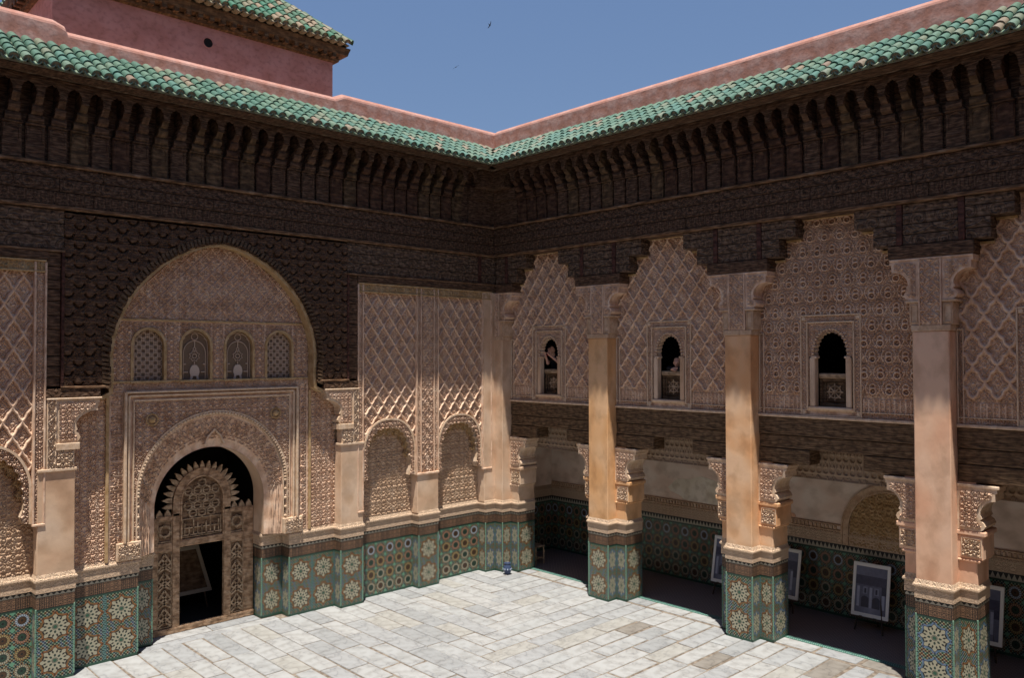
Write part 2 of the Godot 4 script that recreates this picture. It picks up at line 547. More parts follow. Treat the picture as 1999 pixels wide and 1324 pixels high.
func make_materials() -> void:
	pat_a = pattern_scroll()
	pat_b = pattern_hearts()
	pat_c = pattern_letters(rng)
	var cloud := noise_img(3, 0.012, 5, 512, 512)
	var wash := noise_img(4, 0.006, 3, 512, 512)
	var fine := noise_img(8, 0.06, 3, 512, 512)
	var streak := noise_img(14, 0.02, 4, 512, 512)
	var w1 := Color(1, 1, 1)
	# plaster of the piers, each with its own wash
	var grain := lut([[0.0, Color(0.84, 0.83, 0.82)], [0.45, Color(0.97, 0.97, 0.97)], [1.0, w1]])
	var plaster_tex := func(c0: Color, c1: Color, c2: Color) -> ImageTexture:
		return stain_tex(wash, lut([[0.25, c0], [0.5, c1], [0.75, c2]]), cloud, lut([[0.2, Color(0.90, 0.885, 0.87)], [0.55, w1]]), 512, 512)
	M.plaster_ochre = mat(w1, 0.9, plaster_tex.call(lin(0.69, 0.385, 0.18), lin(0.72, 0.43, 0.225), lin(0.75, 0.485, 0.285)), Vector3(0.33, 0.21, 0.33))
	M.plaster_mixed = mat(w1, 0.9, plaster_tex.call(lin(0.71, 0.385, 0.195), lin(0.74, 0.45, 0.26), lin(0.77, 0.52, 0.34)), Vector3(0.27, 0.23, 0.27))
	M.plaster_pink = mat(w1, 0.9, plaster_tex.call(lin(0.74, 0.43, 0.29), lin(0.76, 0.485, 0.34), lin(0.78, 0.535, 0.395)), Vector3(0.3, 0.19, 0.3))
	M.plaster_pale = mat(w1, 0.9, plaster_tex.call(lin(0.60, 0.40, 0.27), lin(0.66, 0.47, 0.33), lin(0.70, 0.53, 0.40)), Vector3(0.25, 0.2, 0.25))
	M.plaster_inner = mat(w1, 0.9, plaster_tex.call(lin(0.80, 0.64, 0.55), lin(0.86, 0.70, 0.61), lin(0.90, 0.78, 0.70)), Vector3(0.22, 0.3, 0.22))
	# carved stucco
	var st := func(c0: Color, c1: Color, c2: Color) -> ImageTexture:
		return stain_tex(streak, lut([[0.25, c0], [0.5, c1], [0.8, c2]]), fine, grain, 512, 512)
	M.stucco = mat(w1, 0.92, st.call(lin(0.60, 0.395, 0.275), lin(0.73, 0.505, 0.37), lin(0.83, 0.64, 0.50)), Vector3(0.35, 0.28, 0.35))
	M.stucco_brown = mat(w1, 0.92, st.call(lin(0.52, 0.35, 0.235), lin(0.60, 0.42, 0.29), lin(0.67, 0.50, 0.365)), Vector3(0.4, 0.33, 0.4))
	M.stucco_trim = mat(w1, 0.9, st.call(lin(0.64, 0.46, 0.315), lin(0.71, 0.53, 0.385), lin(0.76, 0.60, 0.46)), Vector3(0.5, 0.4, 0.5))
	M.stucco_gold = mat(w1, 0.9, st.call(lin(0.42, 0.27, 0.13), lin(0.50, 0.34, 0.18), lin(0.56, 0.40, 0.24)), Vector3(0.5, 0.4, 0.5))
	M.screen_grey = mat(lin(0.19, 0.13, 0.09), 0.9)
	M.screen_bars = mat(lin(0.50, 0.37, 0.285), 0.9)
	M.lamp_white = mat(lin(0.56, 0.45, 0.38), 0.9)
	# pink rendered walls
	M.pink = mat(w1, 0.92, stain_tex(cloud, lut([[0.25, lin(0.396, 0.189, 0.145)], [0.5, lin(0.440, 0.233, 0.194)], [0.75, lin(0.493, 0.299, 0.260)]]), fine, grain, 512, 512), Vector3(0.4, 0.5, 0.4))
	M.pink_plain = mat(w1, 0.92, stain_tex(cloud, lut([[0.25, lin(0.446, 0.214, 0.180)], [0.5, lin(0.494, 0.247, 0.214)], [0.8, lin(0.522, 0.275, 0.242)]]), fine, grain, 512, 512), Vector3(0.2, 0.25, 0.2))
	# old timber: grain runs along the boards
	var wn := FastNoiseLite.new()
	wn.seed = 5; wn.frequency = 0.03; wn.fractal_octaves = 4; wn.noise_type = FastNoiseLite.TYPE_SIMPLEX_SMOOTH
	var wim := wn.get_seamless_image(128, 512)
	wim.convert(Image.FORMAT_L8)
	wim.resize(512, 512, Image.INTERPOLATE_CUBIC)
	var wg := wim.get_data()
	var timber := func(c0: Color, c1: Color, c2: Color) -> ImageTexture:
		return stain_tex(wg, lut([[0.2, c0], [0.5, c1], [0.85, c2]]), cloud, lut([[0.2, Color(0.72, 0.70, 0.68)], [0.6, w1]]), 512, 512)
	var t_dark: ImageTexture = timber.call(lin(0.066, 0.034, 0.020), lin(0.123, 0.069, 0.042), lin(0.223, 0.135, 0.085))
	var carve := PackedByteArray()
	carve.resize(PN * PN)
	for i in PN * PN:
		carve[i] = int(255.0 * pat_a[i])
	var carve_tex := grey_tex(carve, PN, PN)
	for i in PN * PN:
		carve[i] = int(255.0 * pat_c[i])
	var carve_fine := grey_tex(carve, PN, PN)
	M.wood_dark = mat(w1, 0.8, t_dark, Vector3(0.5, 0.9, 0.5))
	M.wood_carved = with_relief(mat(w1, 0.8, t_dark, Vector3(1.6, 1.6, 1.6)), carve_tex, 3.0)
	M.wood_script = with_relief(mat(w1, 0.8, t_dark, Vector3(2.2, 2.2, 2.2)), carve_fine, 3.0)
	M.wood_grey = with_relief(mat(w1, 0.8, timber.call(lin(0.091, 0.055, 0.037), lin(0.154, 0.098, 0.065), lin(0.271, 0.184, 0.124)), Vector3(1.3, 1.3, 1.3)), carve_tex, 2.5)
	M.wood_red = mat(w1, 0.75, timber.call(lin(0.058, 0.026, 0.018), lin(0.098, 0.039, 0.029), lin(0.130, 0.058, 0.044)), Vector3(0.5, 0.9, 0.5))
	M.wood_orange = mat(w1, 0.75, timber.call(lin(0.091, 0.047, 0.023), lin(0.208, 0.111, 0.058), lin(0.364, 0.247, 0.163)), Vector3(0.45, 1.2, 0.45))
	M.wood_olive = mat(w1, 0.8, timber.call(lin(0.093, 0.055, 0.031), lin(0.153, 0.095, 0.055), lin(0.227, 0.151, 0.090)), Vector3(0.4, 0.8, 0.4))
	M.door_wood = mat(w1, 0.7, timber.call(lin(0.338, 0.208, 0.124), lin(0.455, 0.299, 0.189), lin(0.572, 0.403, 0.273)), Vector3(0.8, 0.8, 0.8))
	M.door_panel = mat(w1, 0.75, timber.call(lin(0.150, 0.088, 0.050), lin(0.225, 0.138, 0.083), lin(0.300, 0.200, 0.125)), Vector3(0.9, 0.9, 0.9))
	M.rail_wood = mat(w1, 0.7, timber.call(lin(0.350, 0.237, 0.150), lin(0.450, 0.325, 0.213), lin(0.550, 0.413, 0.288)), Vector3(0.8, 1.0, 0.8))
	# marble in six tones that share their veins
	var vein := noise_img(51, 0.006, 4, 512, 512)
	var vd := PackedByteArray()
	vd.resize(512 * 512)
	for i in vd.size():
		vd[i] = int(clampf(absf(vein[i] - 128.0) * 4.0, 0.0, 255.0))
	var marble_tex := stain_tex(vd, lut([[0.0, Color(0.84, 0.84, 0.85)], [0.15, Color(0.96, 0.955, 0.95)], [1.0, w1]]), cloud, lut([[0.2, Color(0.93, 0.925, 0.92)], [0.55, w1]]), 512, 512)
	M.marble = []
	var tones := [lin(0.328, 0.346, 0.363), lin(0.307, 0.324, 0.345), lin(0.349, 0.363, 0.376), lin(0.276, 0.293, 0.312), lin(0.328, 0.333, 0.327), lin(0.336, 0.350, 0.363), lin(0.222, 0.210, 0.195)]
	for i in tones.size():
		var m := mat(tones[i], 0.55, marble_tex, Vector3(0.55, 0.55, 0.55), false)
		m.uv1_offset = Vector3(0.37 * i, 0.21 * i, 0.53 * i)
		m.metallic_specular = 0.4
		M.marble.append(m)
	M.grout = mat(w1, 0.95, stain_tex(cloud, lut([[0.2, lin(0.13, 0.105, 0.085)], [0.7, lin(0.25, 0.215, 0.18)]]), fine, grain, 512, 512), Vector3(0.8, 0.8, 0.8))
	M.slot = mat(lin(0.01, 0.01, 0.01), 0.9)
	# glazed roof tiles
	M.tiles = []
	for c in [lin(0.070, 0.159, 0.117), lin(0.095, 0.186, 0.139), lin(0.056, 0.145, 0.113), lin(0.120, 0.195, 0.144), lin(0.157, 0.192, 0.141), lin(0.232, 0.189, 0.139), lin(0.082, 0.177, 0.144), lin(0.213, 0.159, 0.120)]:
		var m := mat(w1, 0.42, stain_tex(fine, lut([[0.15, c * 0.72], [0.4, c], [0.75, c.lerp(Color(0.78, 0.78, 0.70), 0.22)]]), cloud, lut([[0.15, Color(0.85, 0.82, 0.78)], [0.5, w1]]), 512, 512) if M.tiles.size() < 6 else null, Vector3(2.2, 2.2, 2.2))
		if m.albedo_texture == null: m.albedo_color = c
		m.metallic_specular = 0.5
		M.tiles.append(m)
	M.clay = mat(w1, 0.8, stain_tex(cloud, lut([[0.2, lin(0.216, 0.194, 0.137)], [0.6, lin(0.288, 0.238, 0.166)], [0.9, lin(0.187, 0.245, 0.187)]]), fine, grain, 512, 512), Vector3(1.2, 1.2, 1.2))
	# mosaics
	var za := paint(256, 576, 0.56, 1.26, func(x, y): return mosaic_big(x, y, OCHRE, SKYB))
	var zb := paint(256, 576, 0.56, 1.26, func(x, y): return mosaic_big(x, y, SKYB, OCHRE))
	var zc := paint(256, 576, 0.56, 1.26, func(x, y): return mosaic_small(x, y))
	for e in [["zellige_star", za], ["zellige_blue", zb], ["zellige_small", zc]]:
		var m := StandardMaterial3D.new()
		m.albedo_texture = e[1]; m.roughness = 0.38; m.metallic_specular = 0.5
		M[e[0]] = m
	var script := paint(512, 96, 1.12, 0.21, func(x, y):
		if y < 0.012 or y > 0.198: return INK
		var k := int(floorf(x / 0.28))
		if pa(pat_a, 0.14, x, y) > 0.5: return Color(0.12, 0.09, 0.08)
		if k % 2 == 0 and fposmod(x, 0.035) < 0.012: return Color(0.13, 0.09, 0.07)
		return Color(0.50, 0.385, 0.30))
	M.script = StandardMaterial3D.new()
	M.script.albedo_texture = script; M.script.roughness = 0.6
	var merlon := paint(96, 64, 0.09, 0.06, func(x, y):
		var t := absf(fposmod(x / 0.09, 1.0) - 0.5) * 2.0
		return INK if y / 0.06 > t * 0.8 + 0.12 else Color(0.66, 0.64, 0.58))
	M.merlon = StandardMaterial3D.new()
	M.merlon.albedo_texture = merlon; M.merlon.roughness = 0.5
	M.edge_green = mat(lin(0.152, 0.272, 0.204), 0.35)
	var gfloor := paint(256, 256, 0.4, 0.4, func(x, y):
		var a := fposmod((x + y) / 0.1, 1.0); var b := fposmod((x - y) / 0.1, 1.0)
		if a < 0.16 or b < 0.16: return Color(0.64, 0.58, 0.55)
		if absf(a - 0.58) + absf(b - 0.58) < 0.22: return Color(0.60, 0.56, 0.54)
		return Color(0.42, 0.385, 0.40))
	M.gallery_tile = mat(w1, 0.5, gfloor, Vector3(2.5, 2.5, 2.5))
	var border := paint(128, 64, 0.24, 0.12, func(x, y):
		if y < 0.012 or y > 0.108: return Color(0.33, 0.55, 0.50)
		if dot_grid(x, y, 0.04, 0.34): return Color(0.20, 0.30, 0.30)
		return Color(0.55, 0.68, 0.64) if dot_grid(x + 0.02, y, 0.04, 0.3) else Color(0.42, 0.58, 0.55))
	M.tile_border = mat(w1, 0.5, border, Vector3(4.1, 4.1, 8.3))
	M.stucco_frieze = with_relief(M.stucco_trim.duplicate(), carve_tex, 2.6)
	M.stucco_frieze.uv1_scale = Vector3(4.3, 4.3, 4.3)
	M.stucco_pier = M.stucco_trim.duplicate()
	M.stucco_grey = M.stucco.duplicate()
	M.wood_bracket = mat(w1, 0.8, timber.call(lin(0.074, 0.042, 0.022), lin(0.126, 0.075, 0.039), lin(0.222, 0.137, 0.075)), Vector3(0.8, 0.8, 0.8))
	M.wood_bracket2 = mat(w1, 0.8, timber.call(lin(0.059, 0.028, 0.016), lin(0.096, 0.047, 0.028), lin(0.163, 0.088, 0.050)), Vector3(0.8, 0.8, 0.8))
	M.wood_orange_dark = mat(w1, 0.8, timber.call(lin(0.084, 0.050, 0.031), lin(0.154, 0.098, 0.063), lin(0.266, 0.196, 0.140)), Vector3(0.45, 1.2, 0.45))
	M.tile_pan = mat(w1, 0.6, stain_tex(cloud, lut([[0.25, lin(0.240, 0.240, 0.168)], [0.5, lin(0.160, 0.272, 0.200)], [0.75, lin(0.304, 0.272, 0.200)]]), fine, grain, 512, 512), Vector3(1.2, 1.2, 1.2))
	M.tiles_old = []
	for c in [lin(0.06, 0.13, 0.085), lin(0.115, 0.15, 0.095), lin(0.19, 0.175, 0.12), lin(0.24, 0.185, 0.13), lin(0.05, 0.15, 0.10)]:
		var m := mat(c, 0.5)
		M.tiles_old.append(m)
	var knot := grey_tex(wg, 512, 512)
	for k in ["wood_olive", "wood_dark", "wood_orange", "wood_red", "door_wood", "rail_wood", "wood_orange_dark", "wood_bracket", "wood_bracket2"]:
		with_relief(M[k], knot, 1.2)
	M.wood_dark.uv1_scale = Vector3(0.9, 1.9, 0.9)
	M.wood_olive.uv1_scale = Vector3(0.8, 1.7, 0.8)
	var bumps := grey_tex(cloud, 512, 512)
	for k in ["plaster_ochre", "plaster_mixed", "plaster_pink", "plaster_pale", "plaster_inner", "pink", "pink_plain"]:
		with_relief(M[k], bumps, 0.7)
	M.plaster_patch = mat(w1, 0.9, plaster_tex.call(lin(0.80, 0.74, 0.63), lin(0.85, 0.79, 0.69), lin(0.88, 0.83, 0.75)), Vector3(0.5, 0.5, 0.5))
	M.lattice = mat(lin(0.27, 0.20, 0.145), 0.9)
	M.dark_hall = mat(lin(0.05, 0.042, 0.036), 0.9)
	M.jar = mat(lin(0.05, 0.075, 0.15), 0.3)
	M.jar_pale = mat(lin(0.35, 0.42, 0.55), 0.3)
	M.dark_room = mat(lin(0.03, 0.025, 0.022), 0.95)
	M.pale_edge = mat(lin(0.55, 0.47, 0.38), 0.8)

# ------------------------------------------------------------------ start
func _ready() -> void:
	rng.seed = 20
	var cam := Camera3D.new()
	cam.name = "camera"
	cam.rotation_order = EULER_ORDER_YXZ
	cam.position = Vector3(15.5935, 5.6, 14.2599)
	cam.rotation_degrees = Vector3(1.1632, 46.2907, -0.1192)
	cam.fov = 45.72
	cam.near = 0.05
	cam.far = 400.0
	add_child(cam)
	cam.current = true
	var sky := ProceduralSkyMaterial.new()
	sky.sky_top_color = Color(0.29, 0.375, 0.515)
	sky.sky_horizon_color = Color(0.44, 0.53, 0.625)
	sky.sky_curve = 0.16
	sky.ground_bottom_color = Color(0.32, 0.27, 0.23)
	sky.ground_horizon_color = Color(0.45, 0.40, 0.36)
	sky.sun_angle_max = 1.0
	var env := Environment.new()
	env.background_mode = Environment.BG_SKY
	env.sky = Sky.new()
	env.sky.sky_material = sky
	env.background_energy_multiplier = 1.0
	env.tonemap_mode = Environment.TONE_MAPPER_LINEAR
	env.tonemap_exposure = 1.85
	env.sdfgi_enabled = true; env.ssao_enabled = true; env.ssil_enabled = true
	var we := WorldEnvironment.new()
	we.name = "world_environment"
	we.environment = env
	add_child(we)
	var sun := DirectionalLight3D.new()
	sun.name = "sun"
	sun.light_color = Color(1.0, 0.965, 0.91)
	sun.light_energy = 1.3
	sun.light_angular_distance = 0.7
	sun.shadow_enabled = true
	add_child(sun)
	sun.look_at_from_position(Vector3.ZERO, Vector3(-1.0, -5.35, -0.95), Vector3.RIGHT)
	make_materials()
	build_ground()
	build_portal_wall()
	build_piers()
	build_bays()
	build_gallery()
	for left in [true, false]:
		build_cornice(left)
		build_roof(left)
		build_parapet(left)
	build_pavilion()
	build_door()
	build_small_things()
	build_people()
	build_birds()

# ------------------------------------------------------------------ ground
func build_ground() -> void:
	var b := mb()
	b.box(-70, 90, -0.5, -0.25, -70, 90)
	struct(put(b, "ground", M.grout, self), "bare ground under and around the courtyard building")
	b = mb()
	b.box(17.0, 17.6, -0.25, 11.4, -0.3, 16.6)
	tag(put(b, "court_wall", M.plaster_pale, self), "plain far side of the courtyard opposite the portal wall", "wall")
	b = mb()
	b.box(-0.3, 17.6, -0.25, 11.4, 15.9, 16.6)
	tag(put(b, "court_wall_001", M.plaster_pale, self), "plain far side of the courtyard opposite the arcade", "wall")
	var fl := Node3D.new()
	fl.name = "courtyard_floor"
	add_child(fl)
	struct(fl, "courtyard floor of worn white marble slabs with earthy joints")
	b = mb()
	b.box(-1.0, 16.9, -0.2, -0.014, -0.78, 15.8)
	put(b, "mortar_bed", M.grout, fl)
	for e in [[6.2, 7.25], [7.25, 8.44]]:
		slab(fl, -0.96, -0.58, e[0], e[1], 0.006)
		slab(fl, -0.58, -0.3, e[0] - 0.3, e[1] + 0.3 if e[0] > 7.0 else e[1], 0.006)
	# border course along the arcade, then rows that run away from the portal wall and from the arcade and meet on the diagonal
	var x := -0.1
	while x < 12.6:
		var l := rng.randf_range(0.75, 1.15)
		slab(fl, x, x + l, -0.77, -0.36, 0.02)
		x += l
	var cuts := [0.0]
	while cuts[-1] < 14.0:
		cuts.append(cuts[-1] + rng.randf_range(0.36, 0.47))
	for j in cuts.size() - 1:
		var z0: float = -0.3 + cuts[j]; var z1: float = -0.3 + cuts[j + 1]
		var lim: float = -0.3 + cuts[j + 1]
		var p := -0.3
		while p < lim - 0.05:
			var l := rng.randf_range(0.72, 1.4)
			if lim - (p + l) < 0.4: l = lim - p
			if p + z0 < 12.6: slab(fl, p, minf(p + l, lim), z0, z1, rng.randf_range(0.003, 0.010))
			p += l
		lim = -0.3 + cuts[j]
		p = -0.3
		while p < lim - 0.05:
			var l := rng.randf_range(0.72, 1.4)
			if lim - (p + l) < 0.4: l = lim - p
			if p + z0 < 12.6: slab(fl, z0, z1, p, minf(p + l, lim), rng.randf_range(0.003, 0.010))
			p += l

func slab(parent: Node3D, x0: float, x1: float, z0: float, z1: float, gap: float) -> void:
	var c := Vector3((x0 + x1) * 0.5, 0, (z0 + z1) * 0.5)
	var worn := rng.randf() < 0.12
	var patchy := c.x > 4.6 and c.z < 2.2 and rng.randf() < 0.5
	var j := 0.006 if not (worn or patchy) else 0.04
	var top := rng.randf_range(-0.006, 0.004)
	var p := []
	for lv in [-0.1, 0.0]:
		for q in [[x0 + gap, z1 - gap], [x1 - gap, z1 - gap], [x1 - gap, z0 + gap], [x0 + gap, z0 + gap]]:
			p.append(Vector3(q[0], lv, q[1]) - c)
	for k in 4:
		var sx := signf(p[k].x); var sz := signf(p[k].z)
		var d := Vector3(-sx * rng.randf() * j - sx * rng.randf_range(0, 0.009), 0, -sz * rng.randf() * j - sz * rng.randf_range(0, 0.004))
		p[k] += d
		p[k + 4] += d + Vector3(0, top + rng.randf_range(-0.0025, 0.0025), 0)
	var b := mb()
	# hexa wants the back face first and the front face towards the viewer; here the front face is the top
	b.hexa(p, 0.009)
	var ti: int = 6 if patchy and rng.randf() < 0.22 else (rng.randi() % 6 if rng.randf() < 0.55 else [0, 2, 5, 1][rng.randi() % 4])
	put_mesh(b.mesh(), "paving_slab", M.marble[ti], parent, c)

# ------------------------------------------------------------------ things that follow an outline in plan
# outline: (u, w) points with u growing where the face looks out; prof: (push outwards, height) pairs
func sweep(b: Mb, outline: PackedVector2Array, prof: Array) -> void:
	var n := outline.size()
	var nr := []
	for i in n - 1:
		var d := (outline[i + 1] - outline[i]).normalized()
		nr.append(Vector2(-d.y, d.x))
	var off := []
	for i in n:
		var a: Vector2 = nr[maxi(i - 1, 0)]; var c: Vector2 = nr[mini(i, n - 2)]
		var m := (a + c)
		off.append(m / maxf(0.3, m.length_squared() * 0.5) if m.length() > 0.01 else a)
	var run := 0.0
	for i in n - 1:
		var len := outline[i].distance_to(outline[i + 1])
		for k in prof.size() - 1:
			var p0: Vector2 = prof[k]; var p1: Vector2 = prof[k + 1]
			var a: Vector2 = outline[i] + off[i] * p0.x; var c: Vector2 = outline[i + 1] + off[i + 1] * p0.x
			var d: Vector2 = outline[i + 1] + off[i + 1] * p1.x; var e: Vector2 = outline[i] + off[i] * p1.x
			b.quad(Vector3(a.x, p0.y, a.y), Vector3(c.x, p0.y, c.y), Vector3(d.x, p1.y, d.y), Vector3(e.x, p1.y, e.y), Vector2(run, -p0.y), Vector2(run + len, -p0.y), Vector2(run + len, -p1.y), Vector2(run, -p1.y))
		run += len

const FRIEZE := [Vector2(0.004, 1.53), Vector2(0.016, 1.535), Vector2(0.016, 1.715), Vector2(0.04, 1.735), Vector2(0.04, 1.765), Vector2(0.018, 1.79), Vector2(0.0, 1.85)]

# tiled dado with its script band, merlons and carved frieze; styles gives the mosaic of each stretch (s, b, m or - for none)
func dado(parent: Node3D, left: bool, o: Vector3, outline: PackedVector2Array, styles: String, plain := false) -> void:
	var zt := 1.40 if plain else 1.26
	var names := {"s": "zellige_star", "b": "zellige_blue", "m": "zellige_small"}
	for i in outline.size() - 1:
		if styles[i] == "-": continue
		var a := outline[i]; var c := outline[i + 1]
		var len := a.distance_to(c)
		var cols := maxf(1.0, roundf(len / 0.56)) if styles[i] != "m" else maxf(0.5, roundf(len / 0.28) * 0.5)
		var b := mb(left, o)
		b.quad(Vector3(a.x, 0, a.y), Vector3(c.x, 0, c.y), Vector3(c.x, zt, c.y), Vector3(a.x, zt, a.y), Vector2(0, 1), Vector2(cols, 1), Vector2(cols, 0), Vector2(0, 0))
		put(b, "zellige_panel", M[names[styles[i]]], parent)
	var b := mb(left, o)
	var n := outline.size()
	for i in range(1, n - 1):     # pale green edging tiles on the outer corners
		var d0 := outline[i] - outline[i - 1]; var d1 := outline[i + 1] - outline[i]
		if d0.x * d1.y - d0.y * d1.x < -1e-5:
			var y := 0.05
			while y < 1.2:
				b.box(outline[i].x - 0.014, outline[i].x + 0.014, y, y + 0.078, outline[i].y - 0.014, outline[i].y + 0.014, 0.01)
				y += 0.082
	if b.V.size() > 0: stuff(put(b, "edging_tiles", M.edge_green, parent))
	if not plain:
		b = mb(left, o)
		sweep(b, outline, [Vector2(0.002, 1.26), Vector2(0.002, 1.47)])
		for i in b.U.size(): b.U[i] = Vector2(b.U[i].x / 1.12, (b.U[i].y + 1.47) / 0.21)
		put(b, "script_band", M.script, parent)
	b = mb(left, o)
	sweep(b, outline, [Vector2(0.004, 1.40 if plain else 1.47), Vector2(0.004, 1.53)])
	for i in b.U.size(): b.U[i] = Vector2(b.U[i].x / 0.09, (b.U[i].y + 1.53) / (0.13 if plain else 0.06))
	put(b, "merlon_band", M.merlon, parent)
	b = mb(left, o)
	sweep(b, outline, FRIEZE)
	put(b, "carved_frieze", M.stucco_frieze, parent)

func fillet(b: Mb, u0: float, u1: float, v0: float, v1: float, w0: float, w1: float) -> void:
	b.box(u0, u1, v0, v1, w0, w1, minf(0.008, minf(u1 - u0, v1 - v0) * 0.3))

# a rectangle of four raised fillets
func frame_of(b: Mb, u0: float, u1: float, v0: float, v1: float, t: float, w0: float, w1: float, bottom := true) -> void:
	fillet(b, u0, u0 + t, v0, v1, w0, w1)
	fillet(b, u1 - t, u1, v0, v1, w0, w1)
	fillet(b, u0 + t, u1 - t, v1 - t, v1, w0, w1)
	if bottom: fillet(b, u0 + t, u1 - t, v0, v0 + t, w0, w1)

func arch_path(c: float, v_base: float, half: float, v_spring: float, v_top: float, power: float, n: int) -> PackedVector2Array:   # from the right foot over the crown to the left foot
	var out := PackedVector2Array()
	var leg := maxi(2, int((v_spring - v_base) / 0.12))
	for i in leg: out.append(Vector2(c + half, lerpf(v_base, v_spring, float(i) / leg)))
	for i in n + 1:
		var a := PI * i / n
		var x := cos(a)
		out.append(Vector2(c + half * signf(x) * pow(absf(x), power), v_spring + (v_top - v_spring) * sin(a)))
	for i in leg: out.append(Vector2(c - half, lerpf(v_spring, v_base, float(i + 1) / leg)))
	return out

func scalloped(path: PackedVector2Array, depth: float, pitch: float) -> PackedVector2Array:
	var out := PackedVector2Array()
	var run := 0.0
	for i in path.size():
		if i > 0: run += path[i].distance_to(path[i - 1])
		var t := (path[mini(i + 1, path.size() - 1)] - path[maxi(i - 1, 0)]).normalized()
		out.append(path[i] + Vector2(-t.y, t.x) * depth * (1.0 - absf(sin(PI * run / pitch))))
	return out

func inside_fn(poly: PackedVector2Array) -> Callable:
	var lo := poly[0]; var hi := poly[0]
	for p in poly:
		lo = lo.min(p); hi = hi.max(p)
	return func(u: float, v: float) -> bool:
		if u < lo.x or u > hi.x or v < lo.y or v > hi.y: return false
		return Geometry2D.is_point_in_polygon(Vector2(u, v), poly)

# carved bracket: a profile in the wall plane with its own thickness, ornament on the face
func corbel(parent: Node3D, left: bool, o: Vector3, poly: PackedVector2Array, w0: float, w1: float, called := "corbel", material: Material = null) -> void:
	var b := mb(left, o)
	b.ext(poly, Vector3.RIGHT, Vector3.UP, Vector3.BACK, w0, w1)
	var node := put(b, called, material if material else M.stucco_trim, parent)
	var ins := Geometry2D.offset_polygon(poly, -0.045)
	if ins.size() > 0:
		var q: PackedVector2Array = ins[0]
		var lo := q[0]; var hi := q[0]
		for p in q:
			lo = lo.min(p); hi = hi.max(p)
		b = mb(left, o)
		b.relief(lo.x - 0.01, hi.x + 0.01, lo.y - 0.01, hi.y + 0.01, w1 + 0.003, 0.009, func(u, v): return 0.014 * pa(pat_a, 0.2, u, v) if Geometry2D.is_point_in_polygon(Vector2(u, v), q) else NAN)
		if b.I.size() > 0: put(b, "carving", M.stucco, node)

func bracket_poly(side: float, u_in: float, u_foot: float, u_tip: float, v0: float, v1: float) -> PackedVector2Array:
	# side +1: reaches towards +u. Inner edge, foot, scroll, hollow curve, tip
	var p := PackedVector2Array()
	var h := v1 - v0
	p.append(Vector2(u_in, v1)); p.append(Vector2(u_in, v0)); p.append(Vector2(u_foot, v0))
	p.append(Vector2(u_foot + 0.05, v0 + 0.05 * h)); p.append(Vector2(u_foot + 0.075, v0 + 0.12 * h)); p.append(Vector2(u_foot + 0.05, v0 + 0.2 * h)); p.append(Vector2(u_foot - 0.005, v0 + 0.26 * h))
	var r := u_tip - u_foot
	p.append(Vector2(u_foot + 0.03, v0 + 0.3 * h)); p.append(Vector2(u_foot + 0.005, v0 + 0.38 * h))
	for i in 6:
		var a := PI * 0.5 * (i + 1) / 6.0
		p.append(Vector2(u_foot + r * (1.0 - cos(a)), v0 + h * (0.38 + 0.35 * sin(a))))
	p.append(Vector2(u_tip, v0 + 0.9 * h)); p.append(Vector2(u_tip + 0.03, v0 + 0.92 * h)); p.append(Vector2(u_tip + 0.03, v1))
	if side < 0:
		for i in p.size(): p[i].x = 2.0 * u_in - p[i].x
		p.reverse()
	return p

# ------------------------------------------------------------------ the wall with the portal
const ARCH_H := [[4.83, 2.25], [4.92, 2.08], [5.2, 2.06], [5.6, 2.08], [5.9, 2.05], [6.2, 1.97], [6.46, 1.86], [6.7, 1.74], [6.9, 1.60], [7.1, 1.42], [7.33, 1.18], [7.5, 0.92], [7.63, 0.68], [7.72, 0.47], [7.79, 0.25], [7.83, 0.0]]

func portal_half(v: float) -> float:
	if v <= 4.83: return 2.25
	for k in ARCH_H.size() - 1:
		if v <= ARCH_H[k + 1][0]:
			return lerpf(ARCH_H[k][1], ARCH_H[k + 1][1], (v - ARCH_H[k][0]) / (ARCH_H[k + 1][0] - ARCH_H[k][0]))
	return -1.0

func portal_path(grow: float) -> PackedVector2Array:
	var out := PackedVector2Array()
	for k in ARCH_H.size(): out.append(Vector2(CEN + ARCH_H[k][1], ARCH_H[k][0]))
	for k in range(ARCH_H.size() - 2, -1, -1): out.append(Vector2(CEN - ARCH_H[k][1], ARCH_H[k][0]))
	if grow != 0.0:
		var c := PackedVector2Array()
		for i in out.size():
			var t := (out[mini(i + 1, out.size() - 1)] - out[maxi(i - 1, 0)]).normalized()
			c.append(out[i] - Vector2(-t.y, t.x) * grow)
		return c
	return out

